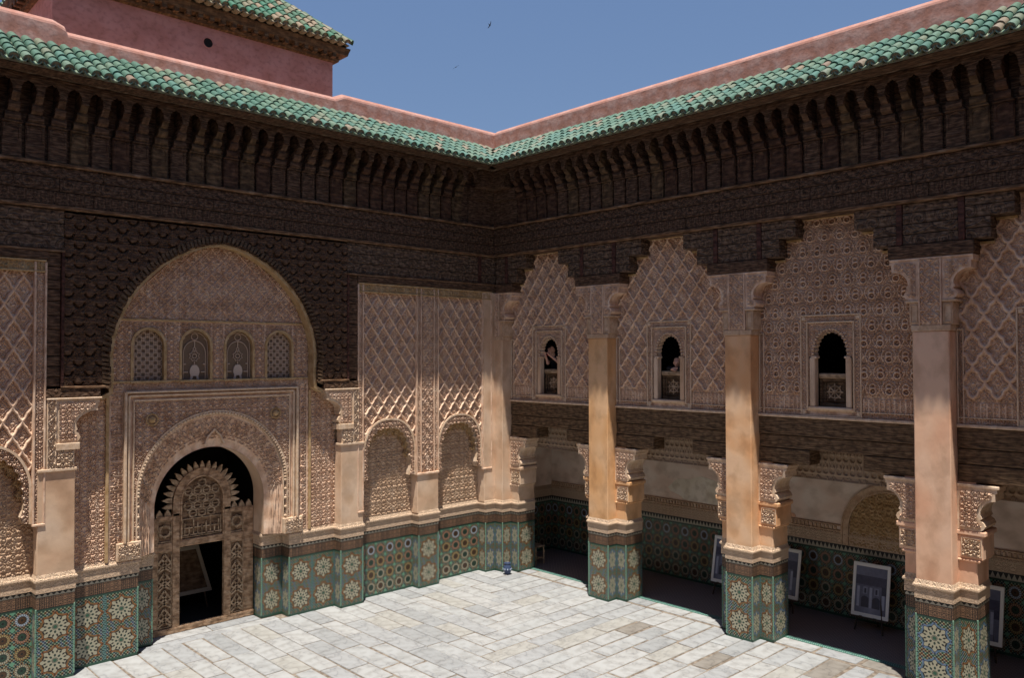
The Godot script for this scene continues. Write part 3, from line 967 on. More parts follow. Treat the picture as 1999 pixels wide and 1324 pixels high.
func build_portal_wall() -> void:
	var o := Vector3(0, 0, CEN)
	var w := thing("portal_wall", "courtyard wall with the great arched doorway, carved stucco panels and a tiled dado", "wall", o)
	var b := mb(true, o)
	b.box(-0.6, 5.70, 0, 11.0, -1.3, -0.34)
	b.box(8.9, 12.7, 0, 11.0, -1.3, -0.34)
	b.box(5.65, 6.188, 0, 2.6, -0.96, -0.61)
	b.box(8.452, 8.95, 0, 2.6, -0.96, -0.61)
	b.box(5.81, 8.85, 4.46, 11.0, -1.3, -0.42)
	put(b, "masonry", M.stucco_brown, w)
	dado(w, true, o, PackedVector2Array([Vector2(0.0, 0.02), Vector2(0.33, 0.02), Vector2(0.33, -0.26), Vector2(1.87, -0.26), Vector2(1.87, 0), Vector2(2.46, 0), Vector2(2.46, -0.26), Vector2(4.04, -0.26), Vector2(4.04, 0), Vector2(4.615, 0), Vector2(4.615, -0.27), Vector2(5.72, -0.27), Vector2(5.72, -0.6), Vector2(6.19, -0.6), Vector2(6.19, -0.97)]), "bsmbsbmbsbsbsb")
	dado(w, true, o, PackedVector2Array([Vector2(8.45, -0.97), Vector2(8.45, -0.6), Vector2(8.83, -0.6), Vector2(8.83, -0.27), Vector2(9.99, -0.27), Vector2(9.99, 0), Vector2(10.59, 0), Vector2(10.59, -0.26), Vector2(12.6, -0.26)]), "bsbsbsbm")
	# plain pilaster shafts
	for e in [[-0.25, 0.36, 7.25, 0.0], [1.86, 2.5, 2.76, 0.0], [4.03, 4.612, 3.64, 0.0], [9.993, 10.585, 3.62, 0.0]]:
		b = mb(true, o)
		b.box(e[0], e[1], 1.8, e[2], -0.32, e[3], 0.012)
		put(b, "pilaster", M.plaster_pale, w)
	# niche backs
	for e in [[0.34, 1.88], [2.44, 4.05], [10.57, 12.6]]:
		b = mb(true, o)
		b.relief(e[0], e[1], 1.78, 4.3, -0.275, 0.014, func(u, v):
			return 0.014 * pa(pat_a, 0.30, u, v))
		put(b, "niche_back", M.stucco_brown, w)
	for e in [[2.52, 4.03, 0.33, 0.46], [0.40, 1.86, 0.33, 0.46], [10.65, 12.12, 0.29, 0.5]]:
		blind_panel(w, o, e[0], e[1], e[2], e[3])
	# carved borders of the panels
	for e in [[4.03, 4.17, 2.07], [0.10, 0.40, 2.68], [10.475, 10.65, 2.72], [12.12, 12.5, 2.72]]:
		b = mb(true, o)
		b.relief(e[0], e[1], e[2], 7.22, -0.04, 0.0115, func(u, v): return 0.02 * pa(pat_a, 0.17, u - e[0] - 0.07, v))
		fillet(b, e[0] - 0.012, e[0] + 0.024, e[2] - 0.01, 7.23, -0.1, 0.012)
		fillet(b, e[1] - 0.024, e[1] + 0.012, e[2] - 0.01, 7.23, -0.1, 0.012)
		fillet(b, e[0] - 0.012, e[1] + 0.012, e[2] - 0.03, e[2] + 0.01, -0.1, 0.02)
		put(b, "carved_border", M.stucco, w)
	b = mb(true, o)
	b.relief(1.86, 2.52, 2.76, 7.22, -0.05, 0.0115, func(u, v):
		var x: float = absf(u - 2.19)
		if x < 0.2: return 0.024 * pa(pat_b, 0.26, u - 2.19, v) if fposmod(v / 0.22, 1.0) > 0.12 else 0.02
		return 0.02 * pa(pat_a, 0.13, u - 1.86, v))
	for x in [1.85, 1.975, 2.375, 2.5]:
		fillet(b, x, x + 0.03, 2.75, 7.23, -0.1, 0.014)
	fillet(b, 1.85, 2.53, 2.72, 2.77, -0.1, 0.03)
	put(b, "carved_border", M.stucco, w)
	for e in [[0.1, 4.17], [10.475, 12.5]]:
		b = mb(true, o)
		b.relief(e[0], e[1], 7.07, 7.25, -0.02, 0.014, func(u, v): return script_band(u, v, 7.07, 7.25))
		fillet(b, e[0], e[1], 7.235, 7.268, -0.1, 0.02)
		fillet(b, e[0], e[1], 7.05, 7.08, -0.1, 0.015)
		put(b, "script_band", M.stucco_gold, w)
	build_portal_field(w, o)
	build_portal_timber(w, o)
	# capitals of the two portal pilasters
	for s in [-1.0, 1.0]:
		var uu := func(x: float) -> float: return x if s < 0 else 2.0 * 7.305 - x
		var lo := func(x: float, y: float) -> float: return minf(uu.call(x), uu.call(y))
		var hi := func(x: float, y: float) -> float: return maxf(uu.call(x), uu.call(y))
		b = mb(true, o)
		var a0: float = lo.call(4.17, 4.30); var a1: float = hi.call(4.17, 4.30)
		b.relief(a0, a1, 3.64, 4.84, 0.0, 0.012, func(u, v): return 0.02 * pa(pat_b, 0.15, u - a0, v))
		fillet(b, a0 - 0.01, a0 + 0.018, 3.63, 4.85, -0.1, 0.022)
		fillet(b, a1 - 0.018, a1 + 0.01, 3.63, 4.85, -0.1, 0.022)
		fillet(b, lo.call(4.02, 4.64), hi.call(4.02, 4.64), 3.60, 3.65, -0.2, 0.03)
		fillet(b, lo.call(4.15, 5.04), hi.call(4.15, 5.04), 4.84, 4.872, -0.27, 0.035)
		put(b, "capital_border", M.stucco_trim, w)
		b = mb(true, o)
		b.box(lo.call(4.3, 4.60), hi.call(4.3, 4.60), 3.65, 3.96, -0.2, 0.0)
		b.relief(lo.call(4.32, 4.58), hi.call(4.32, 4.58), 3.67, 3.95, 0.002, 0.012, func(u, v): return 0.02 * pa(pat_a, 0.26, u, v))
		fillet(b, lo.call(4.3, 4.68), hi.call(4.3, 4.68), 3.96, 4.08, -0.27, 0.04)
		put(b, "capital_block", M.stucco_trim, w)
		var poly := bracket_poly(1.0, 4.30, 4.62, 4.98, 4.08, 4.84)
		if s > 0:
			for i in poly.size(): poly[i].x = 2.0 * 7.305 - poly[i].x
			poly.reverse()
		corbel(w, true, o, poly, -0.27, 0.0)

func grey_of(p: PackedFloat32Array) -> ImageTexture:
	var d := PackedByteArray()
	d.resize(p.size())
	for i in p.size(): d[i] = int(255.0 * p[i])
	return grey_tex(d, PN, PN)

# a tall panel of lozenges over a lobed blind arch
func blind_panel(w: Node3D, o: Vector3, u0: float, u1: float, lw: float, lh: float) -> void:
	var c := (u0 + u1) * 0.5; var half := (u1 - u0) * 0.5
	var outer := arch_path(c, 2.74, half - 0.02, 3.3, 4.12, 0.8, 40)
	var edge := scalloped(arch_path(c, 2.74, half - 0.12, 3.22, 3.93, 0.8, 72), 0.05, 0.165)
	var inner: Callable = inside_fn(edge)
	var outside: Callable = inside_fn(outer)
	var b := mb(true, o)
	b.relief(u0, u1, 3.2, 7.06, -0.10, CELL, func(u, v):
		if v < 4.2 and outside.call(u, v): return NAN
		return lozenges(u - c, v - 7.0, lw, lh, 0.024, 0.10))
	put(b, "lozenge_panel", M.stucco, w)
	b = mb(true, o)
	b.relief(u0, u1, 2.74, 4.14, -0.075, 0.012, func(u, v):
		if not outside.call(u, v) or inner.call(u, v): return NAN
		return 0.024 * pa(pat_a, 0.24, u, v))
	put(b, "arch_ring", M.stucco, w)
	b = mb(true, o)
	b.strip(outer, -0.012, 0.03, -0.14, -0.03)
	# edge of the arch down to the niche
	for i in edge.size() - 1:
		b.quad(Vector3(edge[i].x, edge[i].y, -0.262), Vector3(edge[i].x, edge[i].y, -0.07), Vector3(edge[i + 1].x, edge[i + 1].y, -0.07), Vector3(edge[i + 1].x, edge[i + 1].y, -0.262))
	put(b, "arch_moulding", M.stucco_trim, w)
	# second, deeper row of lobes
	var low := scalloped(arch_path(c, 3.15, half - 0.17, 3.2, 3.80, 0.8, 72), 0.085, 0.21)
	var lowf: Callable = inside_fn(low)
	b = mb(true, o)
	b.relief(u0 + 0.02, u1 - 0.02, 3.14, 3.98, -0.17, 0.012, func(u, v):
		if lowf.call(u, v) or not outside.call(u, v): return NAN
		return 0.012 * pa(pat_a, 0.3, u, v))
	for i in low.size() - 1:
		b.quad(Vector3(low[i].x, low[i].y, -0.262), Vector3(low[i].x, low[i].y, -0.168), Vector3(low[i + 1].x, low[i + 1].y, -0.168), Vector3(low[i + 1].x, low[i + 1].y, -0.262))
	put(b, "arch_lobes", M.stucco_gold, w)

const WIN_C := [8.67, 7.765, 6.87, 5.98]

func build_portal_field(w: Node3D, o: Vector3) -> void:
	var wins := []
	for c in WIN_C:
		wins.append(inside_fn(arch_path(c, 5.125, 0.28, 5.80, 6.10, 1.0, 24)))
	var b := mb(true, o)
	b.relief(4.62, 9.99, 1.8, 7.86, -0.285, CELL, func(u, v):
		var du: float = absf(u - CEN)
		if v > 4.83 and du > portal_half(v): return NAN
		var dr := Vector2(u - CEN, v - 2.95).length()
		if (v < 2.95 and du < 1.5) or dr < 1.5: return NAN
		if v > 6.31: return 0.022 * pa(pat_b, 0.25, u - CEN, v)
		if v > 5.13:
			for f in wins:
				if f.call(u, v): return NAN
			if v > 6.25: return 0.02
			for k in 4:
				var x: float = absf(u - WIN_C[k])
				if x < 0.31: return 0.02 * pa(pat_a, 0.21, u - WIN_C[k], v)
				if x < 0.335: return 0.024
			return 0.022 * pa(pat_a, 0.26, u - CEN, v)
		if v > 4.93 and du < 1.95: return script_band(u, v, 4.93, 5.13)
		if du < 1.60 and v < 4.74: return 0.021 * pa(pat_a, 0.27, u - CEN, v - 0.1)
		if du < 1.76 and v < 4.93: return 0.0
		if du < 2.0: return 0.018 * pa(pat_c, 0.26, v, u) if fposmod((v - 1.8) / 0.46, 1.0) > 0.05 else 0.022
		if du < 2.04: return 0.028
		return 0.017 * pa(pat_a, 0.27, u - CEN, v))
	put(b, "carved_field", M.stucco, w)
	# moulding of the rectangular frame round the doorway
	b = mb(true, o)
	for e in [[1.76, 0.05, 0.085], [1.69, 0.04, 0.05], [1.60, 0.028, 0.03]]:
		for s in [-1.0, 1.0]:
			var x: float = CEN + s * e[0]
			b.box(x - e[1] * 0.5, x + e[1] * 0.5, 2.12, 4.93 - (1.76 - e[0]), -0.3, -0.27 + e[2], 0.01)
		b.box(CEN - e[0], CEN + e[0], 4.90 - (1.76 - e[0]), 4.94 - (1.76 - e[0]), -0.3, -0.27 + e[2] + 0.002, 0.01)
	put(b, "frame_moulding", M.stucco_trim, w)
	for s in [-1.0, 1.0]:        # carved blocks that carry the moulding
		b = mb(true, o)
		var x0: float = CEN + s * 1.68 - 0.22
		b.box(x0, x0 + 0.44, 1.8, 2.13, -0.4, -0.215, 0.01)
		b.relief(x0 + 0.03, x0 + 0.41, 1.84, 2.09, -0.213, 0.013, func(u, v): return 0.018 * pa(pat_a, 0.25, u, v))
		put(b, "impost_block", M.stucco_trim, w)
	# bosses in the spandrels
	for s in [-1.0, 1.0]:
		b = mb(true, o)
		var c := Vector3(CEN + s * 1.27, 4.39, -0.262)
		b.ball(c, Vector3(0.07, 0.07, 0.075), 16, 7, true)
		var ring := PackedVector3Array()
		for k in 25: ring.append(c + Vector3(cos(TAU * k / 24) * 0.105, sin(TAU * k / 24) * 0.105, 0.008))
		b.tube(ring, 0.018, 6, -1.0, false)
		put(b, "boss", M.stucco_gold, w)
	# splayed ring of the door arch
	var pairs := []
	for i in 6: pairs.append([Vector2(CEN + 1.13, lerpf(1.8, 2.62, i / 6.0)), Vector2(CEN + 1.51, lerpf(1.8, 2.95, i / 6.0))])
	for i in 361:
		var a := PI * i / 360.0
		pairs.append([Vector2(CEN + 1.13 * cos(a), 2.62 + 1.13 * sin(a)), Vector2(CEN + 1.51 * cos(a), 2.95 + 1.51 * sin(a))])
	for i in 6: pairs.append([Vector2(CEN - 1.13, lerpf(2.62, 1.8, (i + 1) / 6.0)), Vector2(CEN - 1.51, lerpf(2.95, 1.8, (i + 1) / 6.0))])
	b = mb(true, o)
	var nc := 40
	var run := 0.0
	var prev := -1
	for i in pairs.size():
		var pi: Vector2 = pairs[i][0]; var po: Vector2 = pairs[i][1]
		var next: Vector2 = pairs[mini(i + 1, pairs.size() - 1)][1]
		var first := b.V.size()
		var rn := (po - pi).normalized()
		for k in nc + 1:
			var t := float(k) / nc
			var p := pi.lerp(po, t)
			var h := 0.0
			if t > 0.24 and t < 0.86: h = 0.024 * pa(pat_a, 0.26, run, t * 0.38)
			elif t >= 0.86: h = 0.02
			b.add(Vector3(p.x, p.y, lerpf(-0.5, -0.33, smoothstep(0.0, 1.0, t)) + h), Vector3(-rn.x * 0.38, -rn.y * 0.38, 0.92).normalized(), Vector2(run, t))
		if prev >= 0:
			for k in nc:
				b.tri_idx(prev + k, prev + k + 1, first + k + 1); b.tri_idx(prev + k, first + k + 1, first + k)
		prev = first
		run += po.distance_to(next)
	# recompute normals of the ring from its own relief
	var row := nc + 1
	for i in pairs.size():
		for k in row:
			var id := i * row + k
			var pu := b.V[mini(i + 1, pairs.size() - 1) * row + k] - b.V[maxi(i - 1, 0) * row + k]
			var pv := b.V[i * row + mini(k + 1, nc)] - b.V[i * row + maxi(k - 1, 0)]
			var n := pu.cross(pv).normalized()
			b.N[id] = n if n.x > 0 else -n
	put(b, "arch_ring", M.stucco, w)
	b = mb(true, o)
	var last := -1.0
	run = 0.0
	for i in pairs.size():
		var p: Vector2 = pairs[i][1]
		if i > 0: run += p.distance_to(pairs[i - 1][1])
		if run - last > 0.062 and p.y > 2.1:
			b.ball(Vector3(p.x, p.y, -0.27), Vector3(0.032, 0.032, 0.036), 7, 4, true)
			last = run
	var outer := PackedVector2Array()
	var innerp := PackedVector2Array()
	for q in pairs:
		outer.append(q[1]); innerp.append(q[0])
	b.strip(outer, -0.045, -0.02, -0.3, -0.245)
	b.strip(outer, 0.02, 0.045, -0.4, -0.285)
	put(b, "bead_border", M.stucco_trim, w)
	b = mb(true, o)
	for i in innerp.size() - 1:
		b.quad(Vector3(innerp[i].x, innerp[i].y, -0.97), Vector3(innerp[i].x, innerp[i].y, -0.495), Vector3(innerp[i + 1].x, innerp[i + 1].y, -0.495), Vector3(innerp[i + 1].x, innerp[i + 1].y, -0.97))
	put(b, "door_soffit", M.plaster_pale, w)
	# pointed ornament at the crown
	b = mb(true, o)
	b.strip(PackedVector2Array([Vector2(CEN + 0.2, 3.82), Vector2(CEN + 0.13, 3.98), Vector2(CEN, 4.12), Vector2(CEN - 0.13, 3.98), Vector2(CEN - 0.2, 3.82)]), -0.015, 0.015, -0.46, -0.36)
	put(b, "crown_ornament", M.stucco_trim, w)
	# rim of the great arch
	b = mb(true, o)
	b.strip(portal_path(0.0), -0.04, 0.03, -0.28, -0.02)
	for s in [-1.0, 1.0]:
		b.strip(PackedVector2Array([Vector2(CEN + s * 2.07, 1.82), Vector2(CEN + s * 2.07, 4.85)]), -0.025, 0.025, -0.28, -0.225)
	fillet(b, CEN - 1.98, CEN + 1.98, 6.27, 6.31, -0.28, -0.235)
	fillet(b, CEN - 2.06, CEN + 2.06, 5.10, 5.135, -0.28, -0.235)
	put(b, "arch_rim", M.stucco_gold, w)
	# four small windows
	for k in 4:
		var c: float = WIN_C[k]
		var p := arch_path(c, 5.125, 0.28, 5.80, 6.10, 1.0, 24)
		b = mb(true, o)
		b.strip(p, -0.05, 0.0, -0.34, -0.235)
		b.box(c - 0.33, c + 0.33, 5.09, 5.13, -0.3, -0.22, 0.006)
		var win := put(b, "window", M.stucco_gold, w)
		b = mb(true, o)
		b.ext(p, Vector3.RIGHT, Vector3.UP, Vector3.BACK, -0.36, -0.345)
		put(b, "screen", M.screen_grey, win)
		b = mb(true, o)
		if k == 0 or k == 3:      # pierced lattice of rings and little stars
			var f: Callable = inside_fn(p)
			var iy := 0
			var y := 5.17
			while y < 6.1:
				for ix in range(-4, 5):
					var x := c + ix * 0.075
					if not f.call(x, y): continue
					if (ix + iy) % 2 == 0:
						var ring := PackedVector3Array()
						for t in 13: ring.append(Vector3(x + cos(TAU * t / 12) * 0.048, y + sin(TAU * t / 12) * 0.048, -0.335))
						b.tube(ring, 0.010, 5, -1.0, false)
					else:
						for t in 2:
							var d := Vector3(0.045, 0, 0) if t == 0 else Vector3(0, 0.045, 0)
							b.tube(PackedVector3Array([Vector3(x, y, -0.335) - d, Vector3(x, y, -0.335), Vector3(x, y, -0.335) + d]), 0.009, 4)
				y += 0.075
				iy += 1
		else:                      # a hanging lamp in tracery
			var bar := func(pts: Array, r: float) -> void:
				var q := PackedVector3Array()
				for e in pts: q.append(Vector3(c + e.x, e.y, -0.335))
				b.tube(q, r, 5)
			var circ := func(cx: float, cy: float, rr: float, n: int, star: float) -> void:
				var pts := []
				for t in n + 1: pts.append(Vector2(cx + cos(TAU * t / n + PI / 8) * rr * (1.0 if t % 2 == 0 else star), cy + sin(TAU * t / n + PI / 8) * rr * (1.0 if t % 2 == 0 else star)))
				bar.call(pts, 0.011)
			var pa_ := []
			for t in arch_path(0, 5.15, 0.22, 5.66, 5.90, 1.0, 16): pa_.append(t)
			bar.call(pa_, 0.011)
			var pb_ := []
			for t in arch_path(0, 5.15, 0.262, 5.80, 6.075, 1.0, 18): pb_.append(t)
			bar.call(pb_, 0.010)
			circ.call(0, 5.985, 0.065, 16, 1.0)
			bar.call([Vector2(0, 5.92), Vector2(0, 5.76)], 0.013)
			circ.call(0, 5.74, 0.03, 10, 1.0)
			circ.call(0, 5.60, 0.11, 16, 0.72)
			circ.call(0, 5.60, 0.045, 8, 1.0)
			bar.call([Vector2(0, 5.49), Vector2(0, 5.42)], 0.012)
			for s in [-1.0, 1.0]:
				bar.call([Vector2(s * 0.22, 5.44), Vector2(s * 0.17, 5.44)], 0.016)
				bar.call([Vector2(s * 0.22, 5.28), Vector2(s * 0.13, 5.28)], 0.016)
				bar.call([Vector2(s * 0.26, 5.9), Vector2(s * 0.19, 5.96)], 0.014)
		put(b, "tracery", M.screen_bars, win)
		if k == 1 or k == 2:
			b = mb(true, o)
			b.ext(PackedVector2Array([Vector2(c - 0.10, 5.28), Vector2(c - 0.075, 5.2), Vector2(c - 0.09, 5.13), Vector2(c - 0.05, 5.13), Vector2(c - 0.03, 5.2), Vector2(c + 0.03, 5.2), Vector2(c + 0.05, 5.13), Vector2(c + 0.09, 5.13), Vector2(c + 0.075, 5.2), Vector2(c + 0.10, 5.28), Vector2(c + 0.085, 5.36), Vector2(c + 0.04, 5.42), Vector2(c - 0.04, 5.42), Vector2(c - 0.085, 5.36)]), Vector3.RIGHT, Vector3.UP, Vector3.BACK, -0.35, -0.315)
			put(b, "lamp_motif", M.lamp_white, win)

func plank(parent: Node3D, left: bool, o: Vector3, u0: float, u1: float, v0: float, v1: float, w0: float, w1: float, m: Material, called := "plank") -> void:
	var b := mb(left, o)
	var j := rng.randf_range(-0.006, 0.006)
	b.box(u0 + 0.004, u1 - 0.004, v0 + 0.006, v1 - 0.006, w0, w1 + j, 0.008)
	put(b, called, m, parent)

func build_portal_timber(w: Node3D, o: Vector3) -> void:
	# boards carved with rows of cups round the great arch
	var b := mb(true, o)
	b.relief(4.46, 10.20, 5.06, 8.12, -0.005, 0.013, func(u, v):
		var du: float = absf(u - CEN)
		if v < 7.83 and du < portal_half(v) + 0.02: return NAN
		var row: float = floorf((v - 5.06) / 0.173)
		var y: float = v - 5.06 - (row + 0.5) * 0.173
		var q: float = fposmod(u / 0.362 + 0.5 * fposmod(row, 2.0), 1.0) - 0.5
		var x: float = q * 0.362
		var h := 0.0
		if fposmod(row, 3.0) == 0.0 and y < -0.075: h = -0.03
		var r := Vector2(x, y - 0.02).length()
		var odd: float = sin(floorf(u / 0.181) * 12.9 + row * 7.3)
		if r < 0.068: return h + 0.016 * (1.0 - r * r / 0.0049) + 0.008
		if r < 0.096 + 0.006 * odd and y < 0.012 + 0.012 * odd: return h - 0.05
		return h + 0.010 * pa(pat_a, 0.36, u, v))
	put(b, "cupped_boards", M.wood_dark, w)
	b = mb(true, o)
	# ribs round the arch
	var path := portal_path(0.06)
	var dense := PackedVector2Array()
	for i in path.size() - 1:
		var n := maxi(1, int(path[i].distance_to(path[i + 1]) / 0.078))
		for k in n: dense.append(path[i].lerp(path[i + 1], float(k) / n))
	for i in range(1, dense.size() - 1):
		if dense[i].y < 5.0: continue
		var t := (dense[i + 1] - dense[i - 1]).normalized()
		var nn := -Vector2(-t.y, t.x)
		var a := dense[i] - t * 0.022 - nn * 0.01; var c := dense[i] + t * 0.022 - nn * 0.01
		var d := dense[i] + t * 0.030 + nn * 0.12 + t * 0.03; var e := dense[i] - t * 0.030 + nn * 0.12 + t * 0.03
		b.hexa([Vector3(a.x, a.y, -0.03), Vector3(e.x, e.y, -0.03), Vector3(d.x, d.y, -0.03), Vector3(c.x, c.y, -0.03), Vector3(a.x, a.y, 0.05), Vector3(e.x, e.y, 0.02), Vector3(d.x, d.y, 0.02), Vector3(c.x, c.y, 0.05)] if t.cross(nn) < 0 else [Vector3(c.x, c.y, -0.03), Vector3(d.x, d.y, -0.03), Vector3(e.x, e.y, -0.03), Vector3(a.x, a.y, -0.03), Vector3(c.x, c.y, 0.05), Vector3(d.x, d.y, 0.02), Vector3(e.x, e.y, 0.02), Vector3(a.x, a.y, 0.05)])
	put(b, "arch_ribs", M.wood_olive, w)
	# mouldings of the carved field
	b = mb(true, o)
	fillet(b, 10.195, 10.245, 5.04, 7.42, -0.1, 0.03)
	fillet(b, 4.42, 4.47, 5.04, 7.42, -0.1, 0.03)
	put(b, "upright_moulding", M.wood_red, w)
	b = mb(true, o)
	fillet(b, 4.42, CEN - 2.1, 5.03, 5.075, -0.1, 0.035)
	fillet(b, CEN + 2.1, 10.245, 5.03, 5.075, -0.1, 0.035)
	fillet(b, -0.06, 4.47, 7.42, 7.465, -0.1, 0.045)
	fillet(b, 10.195, 12.6, 7.42, 7.465, -0.1, 0.045)
	put(b, "rail_moulding", M.wood_orange, w)
	for e in [[4.17, 5.06], [9.59, 10.475]]:
		plank(w, true, o, e[0], e[1], 4.875, 5.035, -0.27, 0.02, M.wood_carved, "beam")
	for e in [[-0.1, 4.2], [10.45, 12.6]]:
		plank(w, true, o, e[0], e[1], 7.275, 7.425, -0.2, 0.03, M.wood_dark, "beam")
	var v := 5.07
	while v < 7.4:
		var h := minf(rng.randf_range(0.16, 0.26), 7.42 - v)
		if 7.42 - (v + h) < 0.08: h = 7.42 - v
		plank(w, true, o, 10.245, 10.475, v, v + h, -0.2, -0.015, M.wood_dark)
		plank(w, true, o, 4.17, 4.42, v, v + h, -0.2, -0.015, M.wood_dark)
		v += h
	for r in [[7.465, 7.70], [7.70, 7.92], [7.92, 8.16]]:
		plank(w, true, o, 10.2, 12.6, r[0], r[1], -0.2, 0.0, M.wood_grey)
		plank(w, true, o, 2.1, 4.46, r[0], r[1], -0.2, 0.0, M.wood_grey)
		plank(w, true, o, 0.56, 2.1, r[0], r[1], -0.2, 0.0, M.wood_grey)
		plank(w, true, o, -0.1, 0.46, r[0], r[1], -0.2, 0.0, M.wood_grey)
	b = mb(true, o)
	fillet(b, 0.46, 0.56, 7.46, 8.17, -0.1, 0.025)
	put(b, "post", M.wood_red, w)

# ------------------------------------------------------------------ piers of the arcade
func build_piers() -> void:
	var labels := ["corner pier between the portal wall and the arcade", "ochre plastered arcade pier nearest the inner corner of the court", "orange stained arcade pier, the middle one of the three free piers", "pink plastered arcade pier at the right, nearest the viewer"]
	var mats := [M.plaster_pale, M.plaster_ochre, M.plaster_mixed, M.plaster_pink]
	var styles := ["bsbs", "sbbsbbs", "bbssbsb", "sbsbbsb"]
	for k in 4:
		var p: float = PIERS[k]
		var o := Vector3(p, 0, 0)
		var n := thing("arcade_pier", labels[k], "pier", o, "piers of the arcade")
		var m: Material = mats[k]
		var first := k == 0
		var l := -0.2 if first else p - 0.285
		var b := mb(false, o)
		b.box(l, p + 0.28, 0, 1.8, -0.34, -0.006)
		b.box(l if first else p - 0.553, p + 0.553, 0, 1.8, -0.895, -0.306)
		put(b, "core", m, n)
		var ol := PackedVector2Array([Vector2(0.02, 0.0), Vector2(p + 0.287, 0), Vector2(p + 0.287, -0.3), Vector2(p + 0.56, -0.3), Vector2(p + 0.56, -0.9)])
		if not first:
			ol = PackedVector2Array([Vector2(p - 0.56, -0.9), Vector2(p - 0.56, -0.3), Vector2(p - 0.287, -0.3), Vector2(p - 0.287, 0), Vector2(p + 0.287, 0), Vector2(p + 0.287, -0.3), Vector2(p + 0.56, -0.3), Vector2(p + 0.56, -0.9)])
		dado(n, false, o, ol, styles[k])
		b = mb(false, o)
		b.box(l, p + 0.285, 1.8, 5.99 if not first else 7.25, -0.5, 0.0, 0.014)
		put(b, "shaft", m, n)
		for s in [-1.0, 1.0]:
			if first and s < 0: continue
			var x := func(a: float, c: float) -> Vector2: return Vector2(p + a, p + c) if s > 0 else Vector2(p - c, p - a)
			b = mb(false, o)
			var q: Vector2 = x.call(0.27, 0.565)
			b.box(q.x, q.y, 1.8, 2.25, -0.895, -0.302, 0.014)
			q = x.call(0.27, 0.56)
			b.box(q.x, q.y, 2.25, 3.5, -0.86, -0.32)
			put(b, "wing", m, n)
			b = mb(false, o)
			q = x.call(0.27, 0.655)
			b.box(q.x, q.y, 2.25, 2.63, -0.88, -0.285, 0.012)
			q = x.call(0.26, 0.70)
			b.box(q.x, q.y, 2.63, 2.72, -0.89, -0.262, 0.02)
			q = x.call(0.21, 0.62)
			b.box(q.x, q.y, 2.20, 2.25, -0.88, -0.27, 0.02)
			var blk := put(b, "corbel_block", m, n)
			b = mb(false, o)
			q = x.call(0.36, 0.61)
			b.relief(q.x, q.y, 2.32, 2.57, -0.284, 0.012, func(u, v): return 0.02 * pa(pat_a, 0.24, u - p, v))
			frame_of(b, q.x - 0.03, q.y + 0.03, 2.29, 2.60, 0.02, -0.3, -0.272)
			put(b, "carving", M.stucco_trim, blk)
			corbel(n, false, o, bracket_poly(s, p + s * 0.285, p + s * 0.285 + 0.335, p + s * 0.285 + 0.56, 2.72, 3.42), -0.86, -0.27, "corbel", M.stucco_pier)
			b = mb(false, o)
			q = x.call(0.285, 0.90)
			b.box(q.x, q.y, 3.42, 3.475, -0.88, -0.255, 0.012)
			put(b, "corbel_lip", M.stucco_pier, n)
			# upper capital
			b = mb(false, o)
			q = x.call(0.18, 0.34)
			b.box(q.x, q.y, 6.09, 6.47, -0.34, -0.01, 0.01)
			frame_of(b, q.x + 0.02, q.y - 0.02, 6.13, 6.43, 0.018, -0.1, 0.006)
			q = x.call(0.175, 0.40)
			b.box(q.x, q.y, 6.47, 6.515, -0.34, 0.02, 0.01)
			put(b, "capital_block", M.stucco_brown, n)
			corbel(n, false, o, bracket_poly(s, p + s * 0.18, p + s * 0.18 + 0.17, p + s * 0.18 + 0.44, 6.515, 7.19), -0.34, 0.0, "capital_bracket", M.stucco)
		var a := 0.06 if first else p - 0.17
		b = mb(false, o)
		b.box(a, p + 0.175, 6.09, 7.2, -0.34, 0.0)
		b.relief(a + 0.02, p + 0.15, 6.11, 7.18, 0.005, 0.012, func(u, v): return 0.022 * pa(pat_b, 0.24, u - p, v))
		fillet(b, a - 0.012, a + 0.02, 6.09, 7.2, -0.1, 0.03)
		fillet(b, p + 0.15, p + 0.182, 6.09, 7.2, -0.1, 0.03)
		put(b, "capital_shaft", M.stucco_grey, n)
		b = mb(false, o)
		b.box(l if first else p - 0.31, p + 0.31, 5.99, 6.09, -0.34, 0.015, 0.008)
		put(b, "necking", M.stucco_brown, n)
		b = mb(false, o)
		b.box(l if first else p - 0.655, p + 0.655, 7.19, 7.225, -0.36, 0.02, 0.008)
		put(b, "abacus", M.stucco, n)

# ------------------------------------------------------------------ carved walls with windows above the arcade
func bay_half(v: float) -> float:
	if v < 7.44: return 1.54
	if v < 7.81: return 0.93
	if v < 8.185: return 0.60
	return -1.0

func rings(u: float, v: float) -> float:
	var row := floorf(v / 0.285)
	var x := (fposmod(u / 0.285 + 0.5 * fposmod(row, 2.0), 1.0) - 0.5) * 0.285
	var y := fposmod(v, 0.285) - 0.085
	var r := Vector2(x, y).length()
	if absf(r - 0.056) < 0.013: return 0.045
	if r < 0.043: return 0.02 if r < 0.018 else -0.03
	var r2 := Vector2(x, y - 0.085).length()
	if y > 0.05 and absf(r2 - 0.047) < 0.011: return 0.04
	if r2 < 0.022: return -0.02
	# pointed outline that climbs past the rings and meets over them
	var half := 0.095 - 0.03 * cos((y + 0.085) / 0.285 * TAU) if y < 0.14 else 0.11 * (0.2 - y) / 0.06
	if absf(absf(x) - half) < 0.010: return 0.042
	return 0.018 * pa(pat_a, 0.19, x, v)

